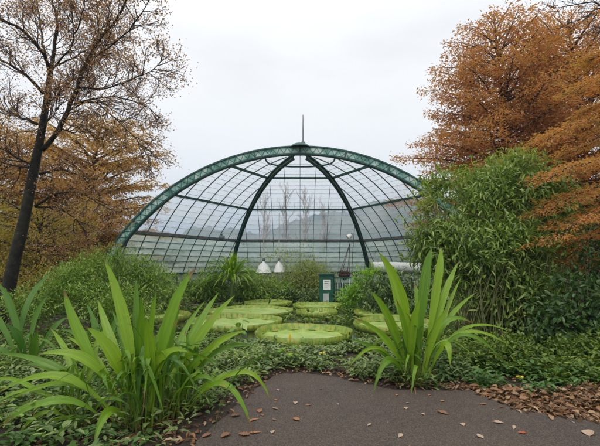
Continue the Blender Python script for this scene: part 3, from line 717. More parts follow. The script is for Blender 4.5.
for pp, ya, yb in near:
    L = [P(q[0], q[1], ya + (yb-ya)*i/(len(pp)-1)) for i, q in enumerate(pp)]
    L = [base + (0,0,max(.8, L[0][2]-.5))] + L if True else L
    ln = T.limb(L, .035, .006, 6, wig=.01); m = len(ln)-1
    for c in range(38):
        s = .25 + .75*(c + rng.uniform(0,1))/38; i = min(int(s*m), m-1); q = ln[i] + (ln[i+1]-ln[i])*(s*m-i); dv = nrm(ln[i+1]-ln[i])
        a = math.atan2(dv[1], dv[0]) + (1 if c % 2 else -1)*rng.uniform(.35,1.1); L2 = rng.uniform(.3,.75)*(1.25-.6*s); e = np.array([math.cos(a), math.sin(a), rng.uniform(-.35,.05)])
        tp = np.array([q, q+e*L2*.5, q+e*L2+[0,0,-.1*L2]]); T.twig.tube(tp, [.006,.004,.002], 3, cap=False)
        n = int(60*L2/.6); u = rng.uniform(.05,1.05,n); lat = np.array([-math.sin(a), math.cos(a), 0])*(rng.normal(0,1,n)*(.09*(1.2-u)+.02))[:,None]
        P0.append(q + e*L2*u[:,None] + lat + rng.normal(0,.025,(n,3))); dl = e*.8 + lat*5 + rdir(n)*.5; dl[:,2] -= .3; D0.append(dl)
P0 = np.concatenate(P0); D0 = np.concatenate(D0); n = len(P0); lm = MB(); leaves(lm, P0, D0, rdir(n)*.6+[0,0,1], .068*rng.uniform(.6,1.3,n), .03*rng.uniform(.7,1.2,n)); print('near right', n)
finish(T, 'autumn_tree', 'orange leaved branches drooping in from the right edge over the bush', base, M['bark_brown'], M['twig'], lm, M['autumn_near'])

# bare branches top right
T = Tree(); base = np.array([9.9, 10.8, 0.])
T.limb([base, base+[0,.05,3.5], base+[-.1,0,6.8], base+[.1,0,9.6]], .22, .07, 9)
for pp, r in (([(648,60),(625,25),(600,8.7),(587,16),(574,21.5),(560,27.5)], .03), ([(640,30),(618,14),(600,5),(592.6,2),(579,4),(566,6.7),(555,8),(546,6)], .028), ([(640,10),(620,-6),(596,-12),(575,-8),(560,-6)], .025), ([(648,50),(625,36),(606,30),(592,36)], .02)):
    L = [P(q[0], q[1], 10.5 - .15*i) for i, q in enumerate(pp)]; L = [base + [0,0,L[0][2]-.6]] + L
    ln = T.limb(L, r, .006, 6, wig=.008); T.along(ln, 22, .5, .008, 1, [(5,.5,.7)], sprd=.7, up=.2, t0=.35, taper=.3)
finish(T, 'bare_tree', 'leafless dark branches reaching in at the top right corner', base, M['dark_twig'], M['dark_twig'])

# bare pale trees behind the glasshouse
bl = ['leftmost pale leafless tree seen through the centre glass panes', 'tallest pale leafless tree seen through the centre glass panes', 'pale leafless tree right of the tallest one behind the glass', 'rightmost pale leafless tree behind the centre glass panes']
for k, (px, py, Y) in enumerate([(262,205,31),(283,192,33),(303,200,30),(322,210,34)]):
    T = Tree(); base = P(px, 265, Y); base[2] = 0; top = P(px+2, py, Y)
    ln = T.limb([base, base*.5+top*.5+[.1,0,0], top], .12, .02, 6)
    T.along(ln, 26, 1.9, .03, 2, [(3,.5,.45),(5,.5,.5)], sprd=.5, up=.6, t0=.3, taper=.4)
    finish(T, 'bare_tree', bl[k], base, M['pale_bark'], M['pale_bark'], group='bare trees behind the glasshouse')

# ------------------------------------------------------------------ shrubs
def shrub(blobs, base, nst, ncl, per, L, W, mat, name, label, stemmat=None, droop=.3, csz=.16, shell=.55, big=False, stemr=.012, cat='shrub', group=None, upw=.2, zmin=.03, flow=0.0, stemtop=1.0):
    """blobs: (x,y,z,rx,ry,rz) ellipsoids filled with leafy clumps; stems rise from the base"""
    base = np.array(base, float); blobs = np.array(blobs, float); vol = blobs[:,3]*blobs[:,4]*blobs[:,5]; pr = vol**.7/ (vol**.7).sum()
    pick = rng.choice(len(blobs), ncl, p=pr); u = rdir(ncl); rr = (shell + (1-shell)*rng.uniform(0,1,ncl))**.8
    rr = np.where(rng.uniform(size=ncl) < .3, rng.uniform(.2,1,ncl), rr)*rng.uniform(.84,1.16,ncl)
    cc = blobs[pick,:3] + u*rr[:,None]*blobs[pick,3:]; q_ = cc/(csz*4.2); nv_ = np.sin(q_[:,0]*2.1+1.5*np.sin(q_[:,2]*1.9)) + np.sin(q_[:,2]*2.6+1.3*np.sin(q_[:,1]*1.7+q_[:,0])) + np.sin(q_[:,1]*2.3); ok = (cc[:,2] > zmin) & (rng.uniform(size=ncl) < np.clip(.75 + nv_*.6, .06, 1)); cc = cc[ok]; u = u[ok]
    e = empty(name, base, label, cat, group); st = MB()
    for i in rng.choice(len(cc), min(nst, len(cc)), replace=False):
        c = cc[i]; b = base + [rng.normal(0,.18*blobs[:,3].max()), rng.normal(0,.15*blobs[:,4].max()), 0]; md = b*.45 + c*.55; md[2] = b[2] + (c[2]-b[2])*.6; md[:2] = b[:2] + (c[:2]-b[:2])*.35
        c2 = b + (c - b)*stemtop
        t = np.linspace(0,1,6)[:,None]; q = (1-t)**2*b + 2*t*(1-t)*md + t*t*c2 + rng.normal(0,.012,(6,3)); st.tube(q, np.linspace(stemr, stemr*.35, 6), 4, cap=False)
    if nst: st.build('stems', stemmat or M['stem'], e)
    n = len(cc)*per; C = np.repeat(cc, per, 0); U = np.repeat(u, per, 0); sh = np.repeat(rdir(len(cc)), per, 0)
    cs_ = np.repeat(csz*rng.uniform(.55,1.5,len(cc)), per)[:,None]
    p = C + rng.normal(0,1,(n,3))*cs_*[1,1,.8]; p[:,2] = np.maximum(p[:,2], .02)
    d = U*.5 + rdir(n)*.8 + sh*.5; d[:,2] += upw - droop
    mb = MB(); leaves(mb, p, d, rdir(n)*.55 + [0,0,1] + U*.3, L*rng.uniform(.6,1.25,n), W*rng.uniform(.7,1.25,n), big=big, droop=.18 if big else .0)
    mb.build('foliage', mat, e); print(label[:30], n); return e
def blob(px, py, Y, rx, rz, ry=None):
    c = P(px, py, Y); k = Y/F; return (c[0], c[1], c[2], rx*k, (ry if ry else rx)*k, rz*k)

# big lance-leaved bush at the right (with canes)
bb = [blob(455,225,8,34,42,26), blob(446,206,8.1,24,34,20), blob(446,206,8.3,22,30,18), blob(440,232,8.0,24,34,22), blob(500,205,8.3,48,44,34), blob(540,212,8.8,34,50,32), blob(488,250,7.8,58,34,34), blob(432,240,8.2,15,34,20), blob(540,255,8.6,42,26,30), blob(505,292,7.6,46,24,18), blob(465,275,7.8,22,22,18), blob(545,300,7.4,30,26,16), blob(520,186,8.9,38,26,24), blob(480,186,8.8,24,20,18)]
shrub(bb, G(510,348) + [0,.5,0], 150, 2000, 24, .155, .038, M['bush_leaf'], 'bamboo_bush', 'tall dense lance leaved bush right of the glasshouse dome', M['cane'], droop=.45, csz=.15, big=True, stemr=.011)
# young pale shoots along its left and upper edge
sb = [blob(430,205,7.9,14,22,12), blob(452,184,8.0,16,14,12), blob(486,164,8.3,22,10,14), blob(422,236,7.9,8,20,9), blob(520,160,8.4,18,8,12)]
e = shrub(sb, G(500,350) + [-.35,.3,0], 60, 210, 16, .14, .03, M['bush_light'], 'bamboo_bush', 'pale yellow green shoots fringing the left side of the tall bush', M['cane'], droop=.1, csz=.12, big=True, stemr=.008)
# canes leaning out below
q = MB()
bc = empty('cane_thicket', (3.3, 7.4, 0), 'thicket of bare tan canes under the tall bush', 'canes')
for i in range(230):
    px = rng.uniform(455,570); g = G(px, rng.uniform(336,352)); top = g + [rng.normal(.15,.38), rng.normal(0,.25), rng.uniform(.8,1.7)]
    t = np.linspace(0,1,5)[:,None]; c = g*.5 + top*.5 + [rng.normal(0,.1), 0, .15]; q.tube((1-t)**2*g + 2*t*(1-t)*c + t*t*top, np.linspace(.012,.006,5), 4, cap=False)
q.build('canes', M['cane'], bc)
q = MB(); n = 5200; pp = np.array([G(rng.uniform(450,575), rng.uniform(330,350)) for _ in range(n)]); pp[:,2] = rng.uniform(.1,1.3,n)**1.2
leaves(q, pp, rdir(n) + [0,0,-.3], rdir(n)*.5+[0,0,1], .13, .022, big=True, droop=.2); q.build('cane_leaves', M['bush_leaf'], bc)

# dark shrubs low at the right
shrub([blob(575,305,6.6,32,32,22), blob(600,290,7,30,40,26), blob(560,322,6.3,26,18,18), blob(610,335,6,30,24,20)], G(585,365)+[0,.3,0], 60, 330, 20, .12, .055, M['dark_leaf'], 'laurel_shrub', 'dark glossy broad leaved shrub at the right edge above the litter', M['twig'], big=True, csz=.13, droop=.3, stemr=.014)
shrub([blob(600,255,9.5,70,50,40), blob(560,290,9.5,40,42,30), blob(660,300,9,60,60,30)], G(585,330)+[0,.3,0], 40, 460, 20, .12, .05, M['dark_leaf'], 'evergreen_shrub', 'dark evergreen mass under the drooping orange branches', M['twig'], big=True, csz=.2, droop=.25)
shrub([blob(505,345,6.1,34,12,18), blob(545,350,6.0,36,12,16), blob(590,352,5.8,34,14,16)], G(540,372)+[0,.2,0], 20, 200, 20, .07, .035, M['cover_green'], 'low_shrub', 'low light green plants in front of the dark shrubs', big=True, csz=.08, droop=.1)

# hedge behind the pond, right side
shrub([blob(395,300,13,30,25,22), blob(430,298,12.6,34,26,24), blob(470,298,12.2,34,26,24), blob(505,300,12,30,30,24)], (3.9,12.9,0), 0, 900, 16, .17, .055, M['hedge_leaf'], 'hedge', 'dark glossy hedge below the white roll of sheeting', big=True, csz=.18, droop=.6, cat='hedge')
shrub([blob(366,286,13.8,17,16,10), blob(385,280,13.4,14,12,8), blob(352,297,14,12,8,8)], (2.5,14.,0), 24, 210, 14, .15, .045, M['vivid_leaf'], 'leafy_shrub', 'bright yellow green shrub between the gate and the hedge', csz=.12, droop=.1, big=True)

# left green shrub and fern bank
shrub([blob(115,278,9,44,28,26), blob(75,285,8.6,26,22,20), blob(150,288,8.8,26,20,18), blob(110,300,8.2,58,20,22), blob(40,303,8,34,18,20)], G(108,328)+[0,.3,0], 70, 1250, 24, .09, .025, M['bank_leaf'], 'feathery_shrub', 'dense green fine leaved shrub left of the glasshouse behind the strap leaves', csz=.11, droop=.1, shell=.6)
shrub([blob(30,285,10.5,44,26,24), blob(-20,292,9.5,40,34,24)], G(15,325)+[0,.8,0], 30, 420, 22, .09, .03, M['autumn_low'], 'olive_shrub', 'olive and gold shrub around the foot of the dark trunk', M['twig'], csz=.14, droop=.1)

# plants inside / beside the glasshouse
shrub([blob(290,272,19,30,22,16), blob(268,285,18.6,28,14,14), blob(315,283,18.8,20,18,12), blob(300,256,19,12,12,8)], (-.7,19,0), 60, 760, 18, .2, .034, M['light_shrub'], 'willow_shrub', 'pale green feathery shrub in the middle of the glasshouse', M['cane'], csz=.22, droop=.2)
shrub([blob(190,284,16.5,28,18,14), blob(225,290,16.6,34,14,14), blob(262,292,16.8,30,13,12)], (-3.4,16.7,0), 20, 480, 15, .18, .055, M['bank_leaf'], 'leafy_shrub', 'mixed green shrubs along the left back edge of the pond', csz=.16, droop=.2, big=True)
shrub([blob(300,297,16.6,26,7,8), blob(345,302,16.3,10,4,6)], (.0,16.7,0), 0, 160, 14, .13, .05, M['hedge_leaf'], 'leafy_shrub', 'low dark leafy plants on the far bank behind the lily pads', csz=.12, big=True)
shrub([blob(180,300,13.5,16,8,10), blob(155,300,12.5,30,14,14)], G(165,318)+[0,.6,0], 10, 200, 16, .11, .04, M['cover_green'], 'leafy_shrub', 'light green shrub right of the feathery one at the pond edge', csz=.12, big=True)
shrub([blob(345,312,13.6,12,6,8), blob(338,318,12.8,8,5,6)], (1.45,13.2,0), 10, 70, 14, .1, .05, M['palm_leaf'], 'water_plant', 'small leafy water plant between the lily pads', csz=.09, big=True)

# far background thickets so that no bare ground shows
for px, Y, rx, rz, mt, lb in ((-60,16,80,60,'autumn_low','wide gold and green thicket beyond the left edge'), (120,30,90,14,'dark_leaf','distant dark hedge far behind the left of the glasshouse'), (300,34,150,10,'dark_leaf','distant low hedge behind the middle of the glasshouse'), (470,30,90,16,'dark_leaf','distant dark hedge far behind the right of the glasshouse'), (600,24,90,40,'autumn_low','gold brown thicket behind the right hand shrubs')):
    shrub([blob(px,265,Y,rx,rz,20)], P(px,265,Y)*[1,1,0], 0, 500, 16, .28, .11, M[mt], 'thicket', lb, csz=.4, droop=.1)

# ------------------------------------------------------------------ strap-leaved plants
def ribbon(mb, b, m, t, w, uvs, fold=.35, pet=.3, tw=0.0, flat=None):
    """pleated pointed leaf through base b, middle m and tip t (quadratic), width w"""
    b, m, t = (np.asarray(q, float) for q in (b, m, t)); c = 2*m - .5*(b + t); n = 22
    u = np.linspace(0, 1, n)[:, None]; q = (1-u)**2*b + 2*u*(1-u)*c + u*u*t
    # slow sideways sway
    tg = np.gradient(q, axis=0); tg = nrm(tg)
    up = np.array([0,0,1.]) ; toc = nrm((np.array([0,0,CAMH]) - q)*[1,1,.2]) if flat is None else np.broadcast_to(flat, q.shape)
    s = nrm(np.cross(tg, toc*.75 + up*.55)); nn = nrm(np.cross(s, tg))
    if tw:
        a = tw*u; s, nn = s*np.cos(a) + nn*np.sin(a), nn*np.cos(a) - s*np.sin(a)
    uu = u[:,0]; prof = np.where(uu < .15, .16, .16 + .84*np.clip((uu-.15)/(pet+.12), 0, 1)**1.15); prof = prof*np.clip((1-uu)/.55, 0, 1)**.8; prof[-1] = .0
    prof *= 1 + .05*np.sin(uu*17 + b[0]*9)
    cs = np.array([-1,-.66,-.33,0,.33,.66,1.])/2; zz = np.array([fold,fold*.62,fold*.42,0,fold*.42,fold*.62,fold])*.5 + np.array([0,.05,-.05,0,-.05,.05,0])
    zz = np.array([1.,.7,.28,0,.28,.7,1.])*fold*.5 + np.array([0,-.035,.035,0,.035,-.035,0])
    fo = 1.0 + 1.6*np.clip(1-uu/.35, 0, 1)
    v = q[:,None] + s[:,None]*(cs[None,:,None]*w*prof[:,None,None]) + nn[:,None]*(zz[None,:]*w*prof[:,None]*fo[:,None])[:,:,None]
    v += rng.normal(0, .0012, v.shape)
    k = 7; i = np.arange(n-1)[:,None]*k; j = np.arange(k-1)[None]
    mb.add(v, np.stack([i+j, i+j+1, i+k+j+1, i+k+j], -1).reshape(-1,4))
    uvs.append(np.stack(np.broadcast_arrays((cs+.5)[None,:], uu[:,None]), -1).reshape(-1,2))
def strap_plant(name, label, basepx, leavespec, extra, mat, Yb=None, group='strap leaved plants beside the path', h=1.1, wid=.09, darkextra=0, rsp=.12):
    g = G(*basepx); mb = MB(); uvs = []; md = MB(); uvd = []
    Yb = g[1]
    for sp_ in leavespec:
        (bx,by), (mx,my), (tx,ty), dY, wpx = sp_[:5]
        b = G(bx, by); b = np.array([b[0], b[1], 0.0]); Yt = Yb + dY; Ym = b[1]*.5 + Yt*.5
        mm = P(mx, my, Ym); tt_ = P(tx, ty, Yt); ribbon(mb, b, mm, tt_, wpx*.95*Ym/F, uvs, fold=rng.uniform(.25,.5), pet=rng.uniform(.25,.45), tw=rng.uniform(-.35,.35))
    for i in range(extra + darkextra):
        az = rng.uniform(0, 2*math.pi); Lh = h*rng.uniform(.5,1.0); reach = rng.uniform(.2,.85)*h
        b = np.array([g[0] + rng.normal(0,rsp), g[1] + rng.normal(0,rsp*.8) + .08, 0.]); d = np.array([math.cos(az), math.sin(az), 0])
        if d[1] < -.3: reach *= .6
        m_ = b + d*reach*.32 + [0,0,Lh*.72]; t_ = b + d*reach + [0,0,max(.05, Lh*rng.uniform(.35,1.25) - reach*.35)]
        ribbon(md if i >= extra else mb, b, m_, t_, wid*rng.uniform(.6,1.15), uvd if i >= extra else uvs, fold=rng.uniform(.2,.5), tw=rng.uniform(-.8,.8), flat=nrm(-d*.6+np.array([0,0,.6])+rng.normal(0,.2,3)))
    e = empty(name, (g[0], g[1], 0), label, 'plant', group)
    def fin_(mbx, uv, nm, mt):
        o = mbx.build(nm, mt, e, smooth=True); uvl = o.data.uv_layers.new(name='UVMap'); idx = np.empty(len(o.data.loops), np.int32); o.data.loops.foreach_get('vertex_index', idx)
        uvl.data.foreach_set('uv', np.concatenate(uv)[idx].astype(np.float32).ravel())
    fin_(mb, uvs, 'leaves', mat)
    if darkextra: fin_(md, uvd, 'shaded_leaves' if 0 else 'shade_toned_leaves', M['strap_dark'])  # darker copy of the leaf colour stands in for shade among the blades
    # withered sheaths at the base
    q = MB(); n = 40; a = rng.uniform(0,6.28,n); bp_ = np.c_[g[0]+np.cos(a)*.1, g[1]+np.sin(a)*.08, np.full(n,.01)]
    leaves(q, bp_, np.c_[np.cos(a)*.8, np.sin(a)*.8, rng.uniform(.1,1.2,n)], np.tile([0,0,1.],(n,1)), rng.uniform(.12,.32,n), .022, big=True, droop=.3); q.build('withered_sheaths', M['litter'], e)
    return e
A = (140,430)
strap_plant('strap_plant', 'largest strap leaved plant left of the path, with upright central blades', A, [
 (A,(112,345),(98,300),.5,12), ((146,426),(156,352),(170,312),.5,11), ((126,426),(100,366),(66,336),.4,11), ((138,424),(128,360),(112,310),.6,10), ((122,428),(84,386),(30,366),.2,8),
 (A,(126,330),(104,258),.15,17), ((150,428),(168,325),(196,268),.25,18), ((134,426),(84,345),(64,289),.3,16), ((145,424),(137,335),(137,279),.45,11),
 ((140,422),(141,345),(141,296),.1,12), ((142,424),(150,335),(156,292),.2,8), ((136,424),(117,362),(86,327),-.1,20), ((120,425),(66,372),(-4,353),.2,11),
 ((128,424),(92,364),(37,355),.0,15), ((116,428),(66,378),(-4,394),-.1,11), ((118,430),(72,384),(-4,408),.1,8), ((112,430),(62,400),(-4,430),-.3,10),
 ((112,428),(64,418),(6,447),-.1,6), ((131,428),(110,411),(93,449),-.45,13), ((152,428),(150,356),(146,318),-.1,15), ((160,424),(168,350),(182,300),.3,11),
 ((148,428),(160,362),(190,353),-.25,12), ((128,426),(106,378),(109,392),-.2,8)], 34, M['strap'], darkextra=34, h=.98, wid=.062, rsp=.17)
strap_plant('strap_plant', 'strap leaved plant whose blades lean right over the path edge', (180,412), [
 ((165,412),(196,344),(236,294),.35,15), ((158,412),(190,340),(219,292),.55,12), ((172,410),(205,354),(248,330),.1,11), ((175,412),(212,355),(259,347),.2,8),
 ((183,415),(214,380),(267,374),.0,8), ((185,414),(238,372),(271,401),-.25,7), ((183,418),(222,384),(254,436),-.55,9), ((172,418),(180,366),(186,330),.25,12),
 ((178,414),(190,370),(214,352),-.1,10), ((176,416),(196,378),(226,392),-.3,7), ((168,414),(176,350),(206,300),.8,9)], 12, M['strap'], darkextra=12, h=.75, wid=.075)
strap_plant('strap_plant', 'strap leaved plant standing at the right side of the path', (414,386), [
 ((413,386),(401,300),(378,252),.1,16), ((411,384),(392,325),(370,291),-.1,12), ((420,386),(436,292),(441,247),.3,13), ((417,386),(424,290),(432,248),.15,14),
 ((420,386),(440,308),(459,261),.35,10), ((424,386),(444,318),(462,276),.5,6), ((414,386),(406,335),(396,299),-.15,10), ((409,384),(388,342),(354,318),-.1,9),
 ((406,384),(384,354),(344,338),.1,7), ((408,384),(389,360),(373,394),-.35,9), ((416,386),(416,366),(411,397),-.3,5), ((424,386),(460,334),(515,350),-.1,6),
 ((424,386),(458,336),(502,361),-.3,6), ((425,386),(444,345),(450,369),-.35,10), ((425,384),(462,330),(515,334),.3,5), ((425,384),(444,326),(479,291),.5,7),
 ((424,384),(442,326),(474,324),.1,8), ((402,382),(378,348),(346,371),-.2,6), ((418,386),(420,320),(414,282),.4,12), ((415,386),(412,336),(421,298),-.2,12),
 ((412,386),(398,346),(384,318),.2,8), ((422,386),(434,336),(448,308),-.1,9)], 24, M['strap'], darkextra=20, h=.9, wid=.055, rsp=.09)
strap_plant('strap_plant', 'low strap leaved clump with thin arching blades in the lower left corner', (78,428), [
 ((78,428),(40,392),(-6,404),.1,7), ((74,428),(36,404),(-4,432),-.1,7), ((78,430),(46,412),(12,444),-.25,6), ((80,426),(52,372),(20,368),.4,8), ((82,426),(72,366),(50,328),.5,10),
 ((84,426),(92,360),(104,330),.6,9), ((80,428),(58,398),(30,420),-.3,6), ((76,428),(30,386),(-12,380),.3,7), ((88,430),(104,400),(130,406),-.2,6), ((82,432),(70,420),(50,452),-.35,6)], 12, M['strap'], darkextra=6, h=.7, wid=.05, rsp=.14)
strap_plant('strap_plant', 'slim strap leaved plant between the feathery shrub and the largest plant', (100,366), [
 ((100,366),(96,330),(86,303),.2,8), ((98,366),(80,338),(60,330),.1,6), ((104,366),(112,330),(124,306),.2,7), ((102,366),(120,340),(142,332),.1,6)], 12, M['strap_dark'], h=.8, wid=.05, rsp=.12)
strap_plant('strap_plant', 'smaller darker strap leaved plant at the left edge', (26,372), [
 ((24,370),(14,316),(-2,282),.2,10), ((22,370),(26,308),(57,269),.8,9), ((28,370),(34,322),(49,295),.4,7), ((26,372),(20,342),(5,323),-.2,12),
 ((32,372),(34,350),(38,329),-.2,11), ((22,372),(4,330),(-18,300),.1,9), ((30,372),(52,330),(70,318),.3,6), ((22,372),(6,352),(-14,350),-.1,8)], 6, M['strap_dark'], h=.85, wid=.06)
# spiky palm-like plants by the glasshouse
def spiky(name, x, y, z0, n, L, w, mat, label, trunk=.3):
    e = empty(name, (x, y, 0), label, 'plant'); mb = MB(); uvs = []
    for i in range(n):
        az = rng.uniform(0, 6.283); el = rng.uniform(.15,1.35); d = np.array([math.cos(az)*math.cos(el), math.sin(az)*math.cos(el), math.sin(el)]); b = np.array([x, y, z0]) + d*.05; l = L*rng.uniform(.65,1.1)
        ribbon(mb, b, b + d*l*.55 + [0,0,.04], b + d*l*np.array([1.05,1.05,.75]) - [0,0,.28*l*math.cos(el)], w, uvs, flat=nrm(np.array([0,0,1.])+rng.normal(0,.2,3)))
    o = mb.build('leaves', mat, e, smooth=True); uvl = o.data.uv_layers.new(name='UVMap'); idx = np.empty(len(o.data.loops), np.int32); o.data.loops.foreach_get('vertex_index', idx); uvl.data.foreach_set('uv', np.concatenate(uvs)[idx].astype(np.float32).ravel())
    MB().tube([[x,y,0],[x+.02,y,z0]], [.09,.06], 8).build('trunk', M['stem'], e)
c = P(232, 281, 16.0); spiky('palm_plant', c[0], c[1], c[2]-.05, 170, 1.55, .09, M['strap'], 'spiky green palm left of the white pendant lamps')
c = P(206, 290, 16.2); spiky('palm_plant', c[0], c[1], c[2]-.1, 50, .9, .06, M['strap'], 'smaller spiky palm left of the bigger one')

# ------------------------------------------------------------------ ground cover and litter
def field(n, pxr, pyr, ok=None):
    px = rng.uniform(*pxr, n); py = rng.uniform(*pyr, n); g = np.array([G(a, b) for a, b in zip(px, py)])
    k = ~in_poly(g[:,:2], PATH) & ~in_poly(g[:,:2], (POND-[.2,12])*1.06+[.2,12]); return g[k]
def world_field(n, xr, yr):
    g = np.c_[rng.uniform(*xr, n), rng.uniform(*yr, n), np.zeros(n)]
    k = ~in_poly(g[:,:2], PATH) & ~in_poly(g[:,:2], (POND-[.2,12])*1.04+[.2,12]); return g[k]
def path_dist(g):
    d = np.full(len(g), 9.)
    for a, b in zip(rs[:-1], rs[1:]):
        ab = b - a; t = np.clip(((g[:,:2]-a)@ab)/(ab@ab+1e-9), 0, 1); d = np.minimum(d, np.linalg.norm(g[:,:2]-(a+t[:,None]*ab), axis=1))
    return d
def cover(g, per, L, W, H, mat, name='ground_cover', up=.35):
    ph = L*91 + W*37; pt = patch(g[:,0], g[:,1], 1.3, ph); kk = rng.uniform(size=len(g)) < np.clip(pt*2.1 - .35, .05, 1); g = g[kk]; pt = pt[kk]
    n = len(g)*per; C = np.repeat(g, per, 0); hh = np.repeat(rng.uniform(.15,1,len(g))*H*(.5 + 1.3*pt), per); C[:,2] = hh*rng.uniform(.4,1,n)
    a = rng.uniform(0,6.283,n); C[:,0] += np.cos(a)*.03 + rng.normal(0,.02,n); C[:,1] += np.sin(a)*.03; d = np.c_[np.cos(a), np.sin(a), rng.normal(up,.35,n)]
    mb = MB(); leaves(mb, C, d, rdir(n)*.35+[0,0,1], L*rng.uniform(.45,1.5,n), W*rng.uniform(.6,1.3,n), big=L > .05, droop=.2)
    o = mb.build(name, mat); setp(o, kind='stuff'); print(name, n); return o
g = field(3800, (255,470), (336,392)); k = path_dist(g); g = g[(k > .06) & (rng.uniform(size=len(g)) < np.clip(k/.5,.15,1))]; cover(g, 6, .085, .042, .15, M['cover_grey'], 'grey_green_ground_cover')
g = field(2600, (425,640), (352,418)); k = path_dist(g); lit = (k < np.clip((g[:,0]-2.0)*.6, 0, .85)); g = g[(k > .12) & ~lit]; cover(g, 7, .075, .046, .17, M['cover_blue'], 'blue_green_ground_cover')
g = field(3000, (440,660), (332,392)); k = path_dist(g); g = g[k > .7]; cover(g, 7, .075, .035, .28, M['cover_green'], 'light_ground_cover')
g = world_field(6500, (-6.5,-.6), (2.6,8.6)); k = path_dist(g); g = g[(k > .12)]; g = g[rng.uniform(size=len(g)) < np.clip((g[:,1]-3.0)/2.2,.08,1)]
cover(g, 7, .07, .03, .24, M['fine_leaf'], 'fern_ground_cover'); 
g = world_field(2600, (-5.,-.6), (2.8,7)); k = path_dist(g); g = g[k > .2]; cover(g[rng.uniform(size=len(g)) < np.clip((g[:,1]-3.0)/2.0,.08,1)], 6, .085, .042, .16, M['cover_grey'], 'grey_ground_cover')
g = world_field(800, (-4.,-.5), (2.9,5.2)); k = path_dist(g); cover(g[k > .35], 6, .08, .045, .12, M['cover_blue'], 'blue_ground_cover')
g = world_field(9000, (-16,16), (7,24)); cover(g, 5, .15, .06, .22, M['cover_green'], 'far_ground_cover')
px_ = rng.uniform(-5.2,5.6,3600); py_ = rng.uniform(7.3,16.6,3600); g = np.c_[px_, py_, np.zeros(3600)]
PADS = [(.06,8.38,.97),(-1.62,10.2,1.15),(-1.55,12.75,1.32),(-4.05,11.3,1.0),(.52,12.3,.62),(.62,14.2,.85),(2.75,12.1,1.12),(2.3,9.7,1.02),(-1.2,15.4,.9)]
k = in_poly(g[:,:2], POND)
for a,b,c in PADS: k &= np.hypot(g[:,0]-a, g[:,1]-b) > c*1.0 + .17
cover(g[k], 5, .11, .065, .07, M['cover_green'], 'floating_water_plants')
tr_ = rng.uniform(-2.9,-.2,1700); f_ = rng.uniform(.97,1.09,1700); g = np.c_[.2 + 5.4*f_*np.cos(tr_), 12.0 + 4.7*f_*np.sin(tr_), np.zeros(1700)]
for a,b,c in PADS: g = g[np.hypot(g[:,0]-a, g[:,1]-b) > c + .12]
k = path_dist(g); cover(g[k>.5], 6, .10, .05, .11, M['cover_grey'], 'pond_edge_plants')
# litter
def litter(g, L, W, H, name):
    n = len(g); g = g.copy(); g[:,2] = rng.uniform(.012,H,n); a = rng.uniform(0,6.283,n); mb = MB()
    leaves(mb, g, np.c_[np.cos(a), np.sin(a), rng.normal(0,.25,n)], rdir(n)*.6+[0,0,1], L*rng.uniform(.6,1.3,n), W*rng.uniform(.6,1.3,n), fold=.3, big=True, droop=.25)
    setp(mb.build(name, M['litter']), kind='stuff')
g = np.c_[rng.uniform(1.9,4.6,16000), rng.uniform(3.2,5.6,16000), np.zeros(16000)]; inn = in_poly(g[:,:2], PATH); k = path_dist(g)
wd = np.clip((g[:,0]-2.0)*.75, .05, 1.0)
keep = np.where(inn, rng.uniform(size=len(g)) < .55*np.exp(-k/.045)*(g[:,0] > 2.1), (k < wd) & (rng.uniform(size=len(g)) < np.clip(1.4 - k/wd*1.2, 0, 1)))
g = g[keep]; k = k[keep]; inn = inn[keep]
def litter_heap(g, k, inn):
    n = len(g); g = g.copy(); g[:,2] = .012 + rng.uniform(0,1,n)*np.where(inn, .008, .02 + .09*np.clip(k/.4,0,1)); a = rng.uniform(0,6.283,n); mb = MB()
    leaves(mb, g, np.c_[np.cos(a), np.sin(a), rng.normal(0,.22,n)], rdir(n)*.6+[0,0,1], .085*rng.uniform(.4,1.6,n), .042*rng.uniform(.5,1.5,n), fold=rng.uniform(.1,.4), big=True, droop=.3)
    setp(mb.build('leaf_litter', M['litter']), kind='stuff')
litter_heap(g, k, inn)
g = world_field(9000, (-4,4.5), (2.3,7.2)); k = path_dist(g); litter(g[(rng.uniform(size=len(g)) < np.clip(1.2-k*1.1,.35,1))], .075, .034, .03, 'scattered_litter')
g = np.c_[rng.uniform(-2.2,4.5,5000), rng.uniform(1.8,5.8,5000), np.zeros(5000)]; g = g[in_poly(g[:,:2], PATH)]; k = path_dist(g); g = g[rng.uniform(size=len(g)) < .06 + .7*np.exp(-k/.14)]
n = len(g); g[:,2] = .008; a = rng.uniform(0,6.283,n); mb = MB(); leaves(mb, g, np.c_[np.cos(a), np.sin(a), rng.normal(0,.12,n)], rdir(n)*.4+[0,0,1], rng.uniform(.006,.035,n), rng.uniform(.004,.012,n))
setp(mb.build('path_debris', M['litter']), kind='stuff')
